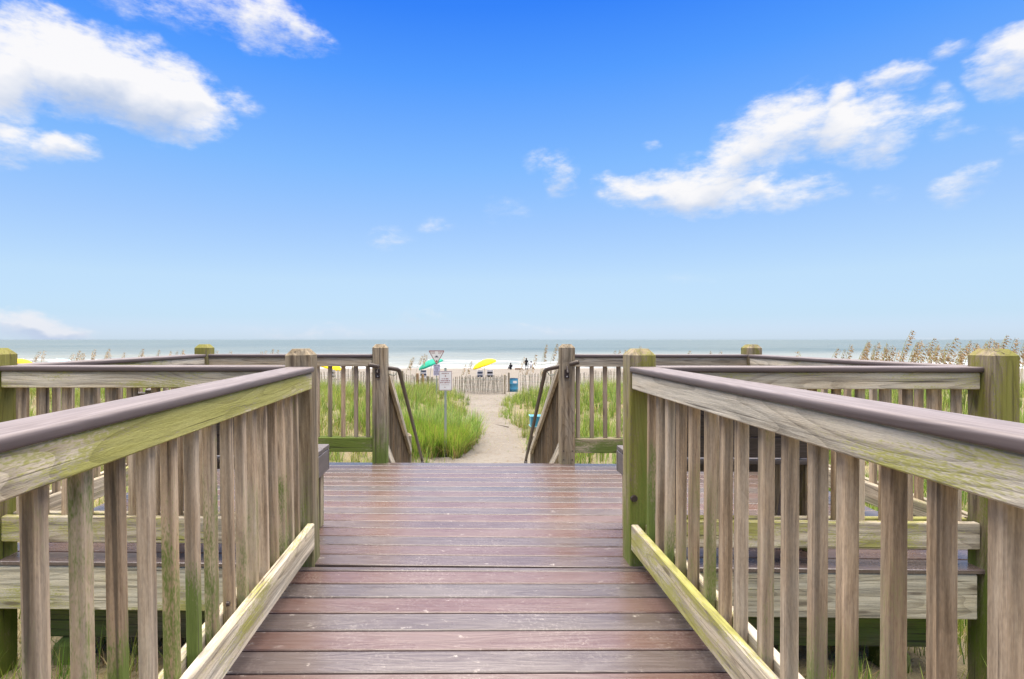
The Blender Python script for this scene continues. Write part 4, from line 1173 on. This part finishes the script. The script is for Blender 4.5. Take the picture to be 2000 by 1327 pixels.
tag(o, 'thick grass clump at the mouth of the path around the notice', 'grass', kind='stuff')
# low grass around and under the near end of the boardwalk
def near_keep(x, y): return ((np.abs(x - .03) > 1.02) | (y > 5.5)) & (np.abs(x) < 1.15 * y + 2.2) & ~((y > 5.4) & (np.abs(x - .07) < 1.15))
dune_grass('low_grass', 'low wiry grass on the ground beside the walkway and platform', 5200, (-6.5, 7), (1.2, 8.6), .10, .30, near_keep, width=.006, dry=.42, tipdry=.3, per=(12, 24), rad=.07, gap=-.35)
dune_grass('low_grass', 'taller green grass outside the right end of the platform', 420, (2.95, 7), (1.6, 8.5), .35, .7, lambda x, y: x > 2.98 + .1 * np.sin(y * 5), width=.008, dry=.1, gap=-.5)

# straw blown onto the path
dune_grass('straw_litter', 'dry straw lying scattered over the sandy path', 700, (-1.4, 2.6), (8.6, 29), .12, .30,
           lambda x, y: np.abs(x - XP(y)) < HW(y) + .2, width=.010, dry=.8, per=(2, 5), rad=.10, gap=-.2)

# ------------------------------------------------------------------ sea oats
OATV = []
for vi in range(4):
    r_ = random.Random(20 + vi)
    bend = r_.uniform(.10, .22)
    H_ = 1.0
    def curve(t_): return Vector((bend * t_ ** 2.4, .02 * math.sin(t_ * 3), H_ * (t_ - .10 * t_ ** 4)))
    stem = bm_mesh('stem', lambda bm: add_tube(bm, [curve(k / 7) for k in range(8)], [.0045 - .0028 * k / 7 for k in range(8)], 4), 'fence_timber')
    def heads(bm):
        for k in range(44):
            t_ = .76 + .24 * (k / 43) ** .9
            p = curve(t_)
            L_ = r_.uniform(.028, .05) * (1.15 - .5 * (k / 43)); an = r_.uniform(-.9, .9)
            drop = Vector((math.cos(an), math.sin(an), -r_.uniform(.2, .9))).normalized()
            q0 = p + drop * r_.uniform(.0, .045)
            sd = drop.cross(Vector((r_.uniform(-1, 1), r_.uniform(-1, 1), r_.uniform(-1, 1)))).normalized() * L_ * .17
            th = drop.cross(sd).normalized() * L_ * .10
            c0 = q0 + drop * L_ * .5
            vv = [bm.verts.new(v_) for v_ in (q0, c0 + sd, q0 + drop * L_, c0 - sd, c0 + th, c0 - th)]
            for f_ in ((0, 1, 4), (1, 2, 4), (2, 3, 4), (3, 0, 4), (1, 0, 5), (2, 1, 5), (3, 2, 5), (0, 3, 5)): bm.faces.new([vv[i] for i in f_])
    OATV.append((stem, bm_mesh('seed_head', heads, 'oat_head')))
def sea_oat(px, py, Y, label, group, rz=None):
    """head reaches the sight line through photo pixel (px, py) at depth Y"""
    x = (px - PX) / F * Y; zt = CAMZ - (py - PY) / F * Y
    rz = random.gauss(0.0, .55) if rz is None else rz
    sm, hm = OATV[random.randrange(4)]
    g = gz(x, Y)
    root = thing('sea_oat', label, 'sea oats', (x, Y, g - .03), group)
    s_ = (zt - g + .03) / .90
    root.scale = (min(s_, 1.6), min(s_, 1.6), s_); root.rotation_euler = (random.gauss(0, .03), random.gauss(0, .03), rz)
    for nm, me in (('stem', sm), ('seed_head', hm)):
        o = bpy.data.objects.new(nm, me); C.objects.link(o); o.parent = root
G_R, L_R = 'sea oats beyond the right railing', 'tan sea oat with a drooping head below the tallest one, beyond the right railing'
for (px, py) in ((1748, 645), (1640, 672), (1655, 668), (1672, 664), (1672, 672), (1660, 678), (1604, 678), (1582, 684), (1634, 682), (1700, 680), (1722, 676), (1735, 682), (1766, 668), (1780, 672), (1792, 660),
                 (1805, 656), (1815, 668), (1820, 676), (1838, 672), (1850, 669), (1852, 680), (1872, 676), (1886, 664), (1900, 660), (1906, 668), (1928, 652), (1932, 660), (1952, 658), (1966, 664), (1982, 658), (1996, 662), (1830, 684), (1795, 680), (1760, 684)) + tuple((random.uniform(1690, 1990), random.uniform(664, 688)) for _ in range(30)):
    sea_oat(px, py, random.uniform(9.5, 13.5), L_R if px != 1748 else 'tallest sea oat, its seed head above the horizon beyond the right end railing', G_R)
G_L, L_L = 'sea oats beyond the left railing', 'small sea oat stalk showing just above the left end railing'
for (px, py) in ((51, 685), (78, 684), (116, 690), (132, 684), (136, 688), (152, 689), (168, 682), (174, 685), (190, 680), (196, 688), (207, 690), (223, 688), (262, 682), (266, 688), (295, 683), (318, 684), (326, 686), (340, 682), (346, 684), (372, 672), (405, 684), (428, 684)):
    sea_oat(px, py, random.uniform(15, 22), L_L, G_L)
G_C, L_C = 'sea oats in front of the surf', 'slim sea oat stalk standing against the surf near the path'
for (px, py) in ((492, 684), (500, 683), (514, 682), (522, 683), (784, 697), (798, 700), (808, 694), (816, 693), (824, 690), (1005, 696), (1030, 692), (1056, 672), (1060, 680), (1064, 670), (1074, 698), (1180, 684), (1197, 682), (1212, 682), (1232, 675), (1322, 684), (1376, 684), (1386, 684), (905, 705), (897, 712), (1045, 712), (1020, 716)):
    sea_oat(px, py, random.uniform(16, 24), L_C, G_C)

# ------------------------------------------------------------------ small litter
def twig_mesh(bm, L, seed):
    r_ = random.Random(seed); p = Vector((0, 0, 0)); pts = [p.copy()]
    for k in range(4): p = p + Vector((L / 4, r_.uniform(-.15, .15) * L, r_.uniform(0, .06) * L)); pts.append(p.copy())
    add_tube(bm, pts, [L * .03, L * .028, L * .022, L * .016, L * .006], 5)
for (x, y, L, a, lab) in ((-0.98, 4.72, .06, .3, 'small dark twig lying on the platform boards'),):
    o = mesh_obj('twig', bm_mesh('twig', lambda bm: twig_mesh(bm, L, 3), 'twig'), None, None, Matrix.Translation((x, y, .003)) @ Matrix.Rotation(a, 4, 'Z')); tag(o, lab, 'twig')
o = mesh_obj('driftwood', bm_mesh('driftwood', lambda bm: twig_mesh(bm, .45, 2), 'twig'), None, None, Matrix.Translation((1.35, 17.2, gz(1.35, 17.2) + .02)) @ Matrix.Rotation(2.6, 4, 'Z'))
tag(o, 'dark stick of driftwood lying on the sandy path', 'driftwood')

for o in sc.objects:
    if '_wm' in o: del o['_wm']
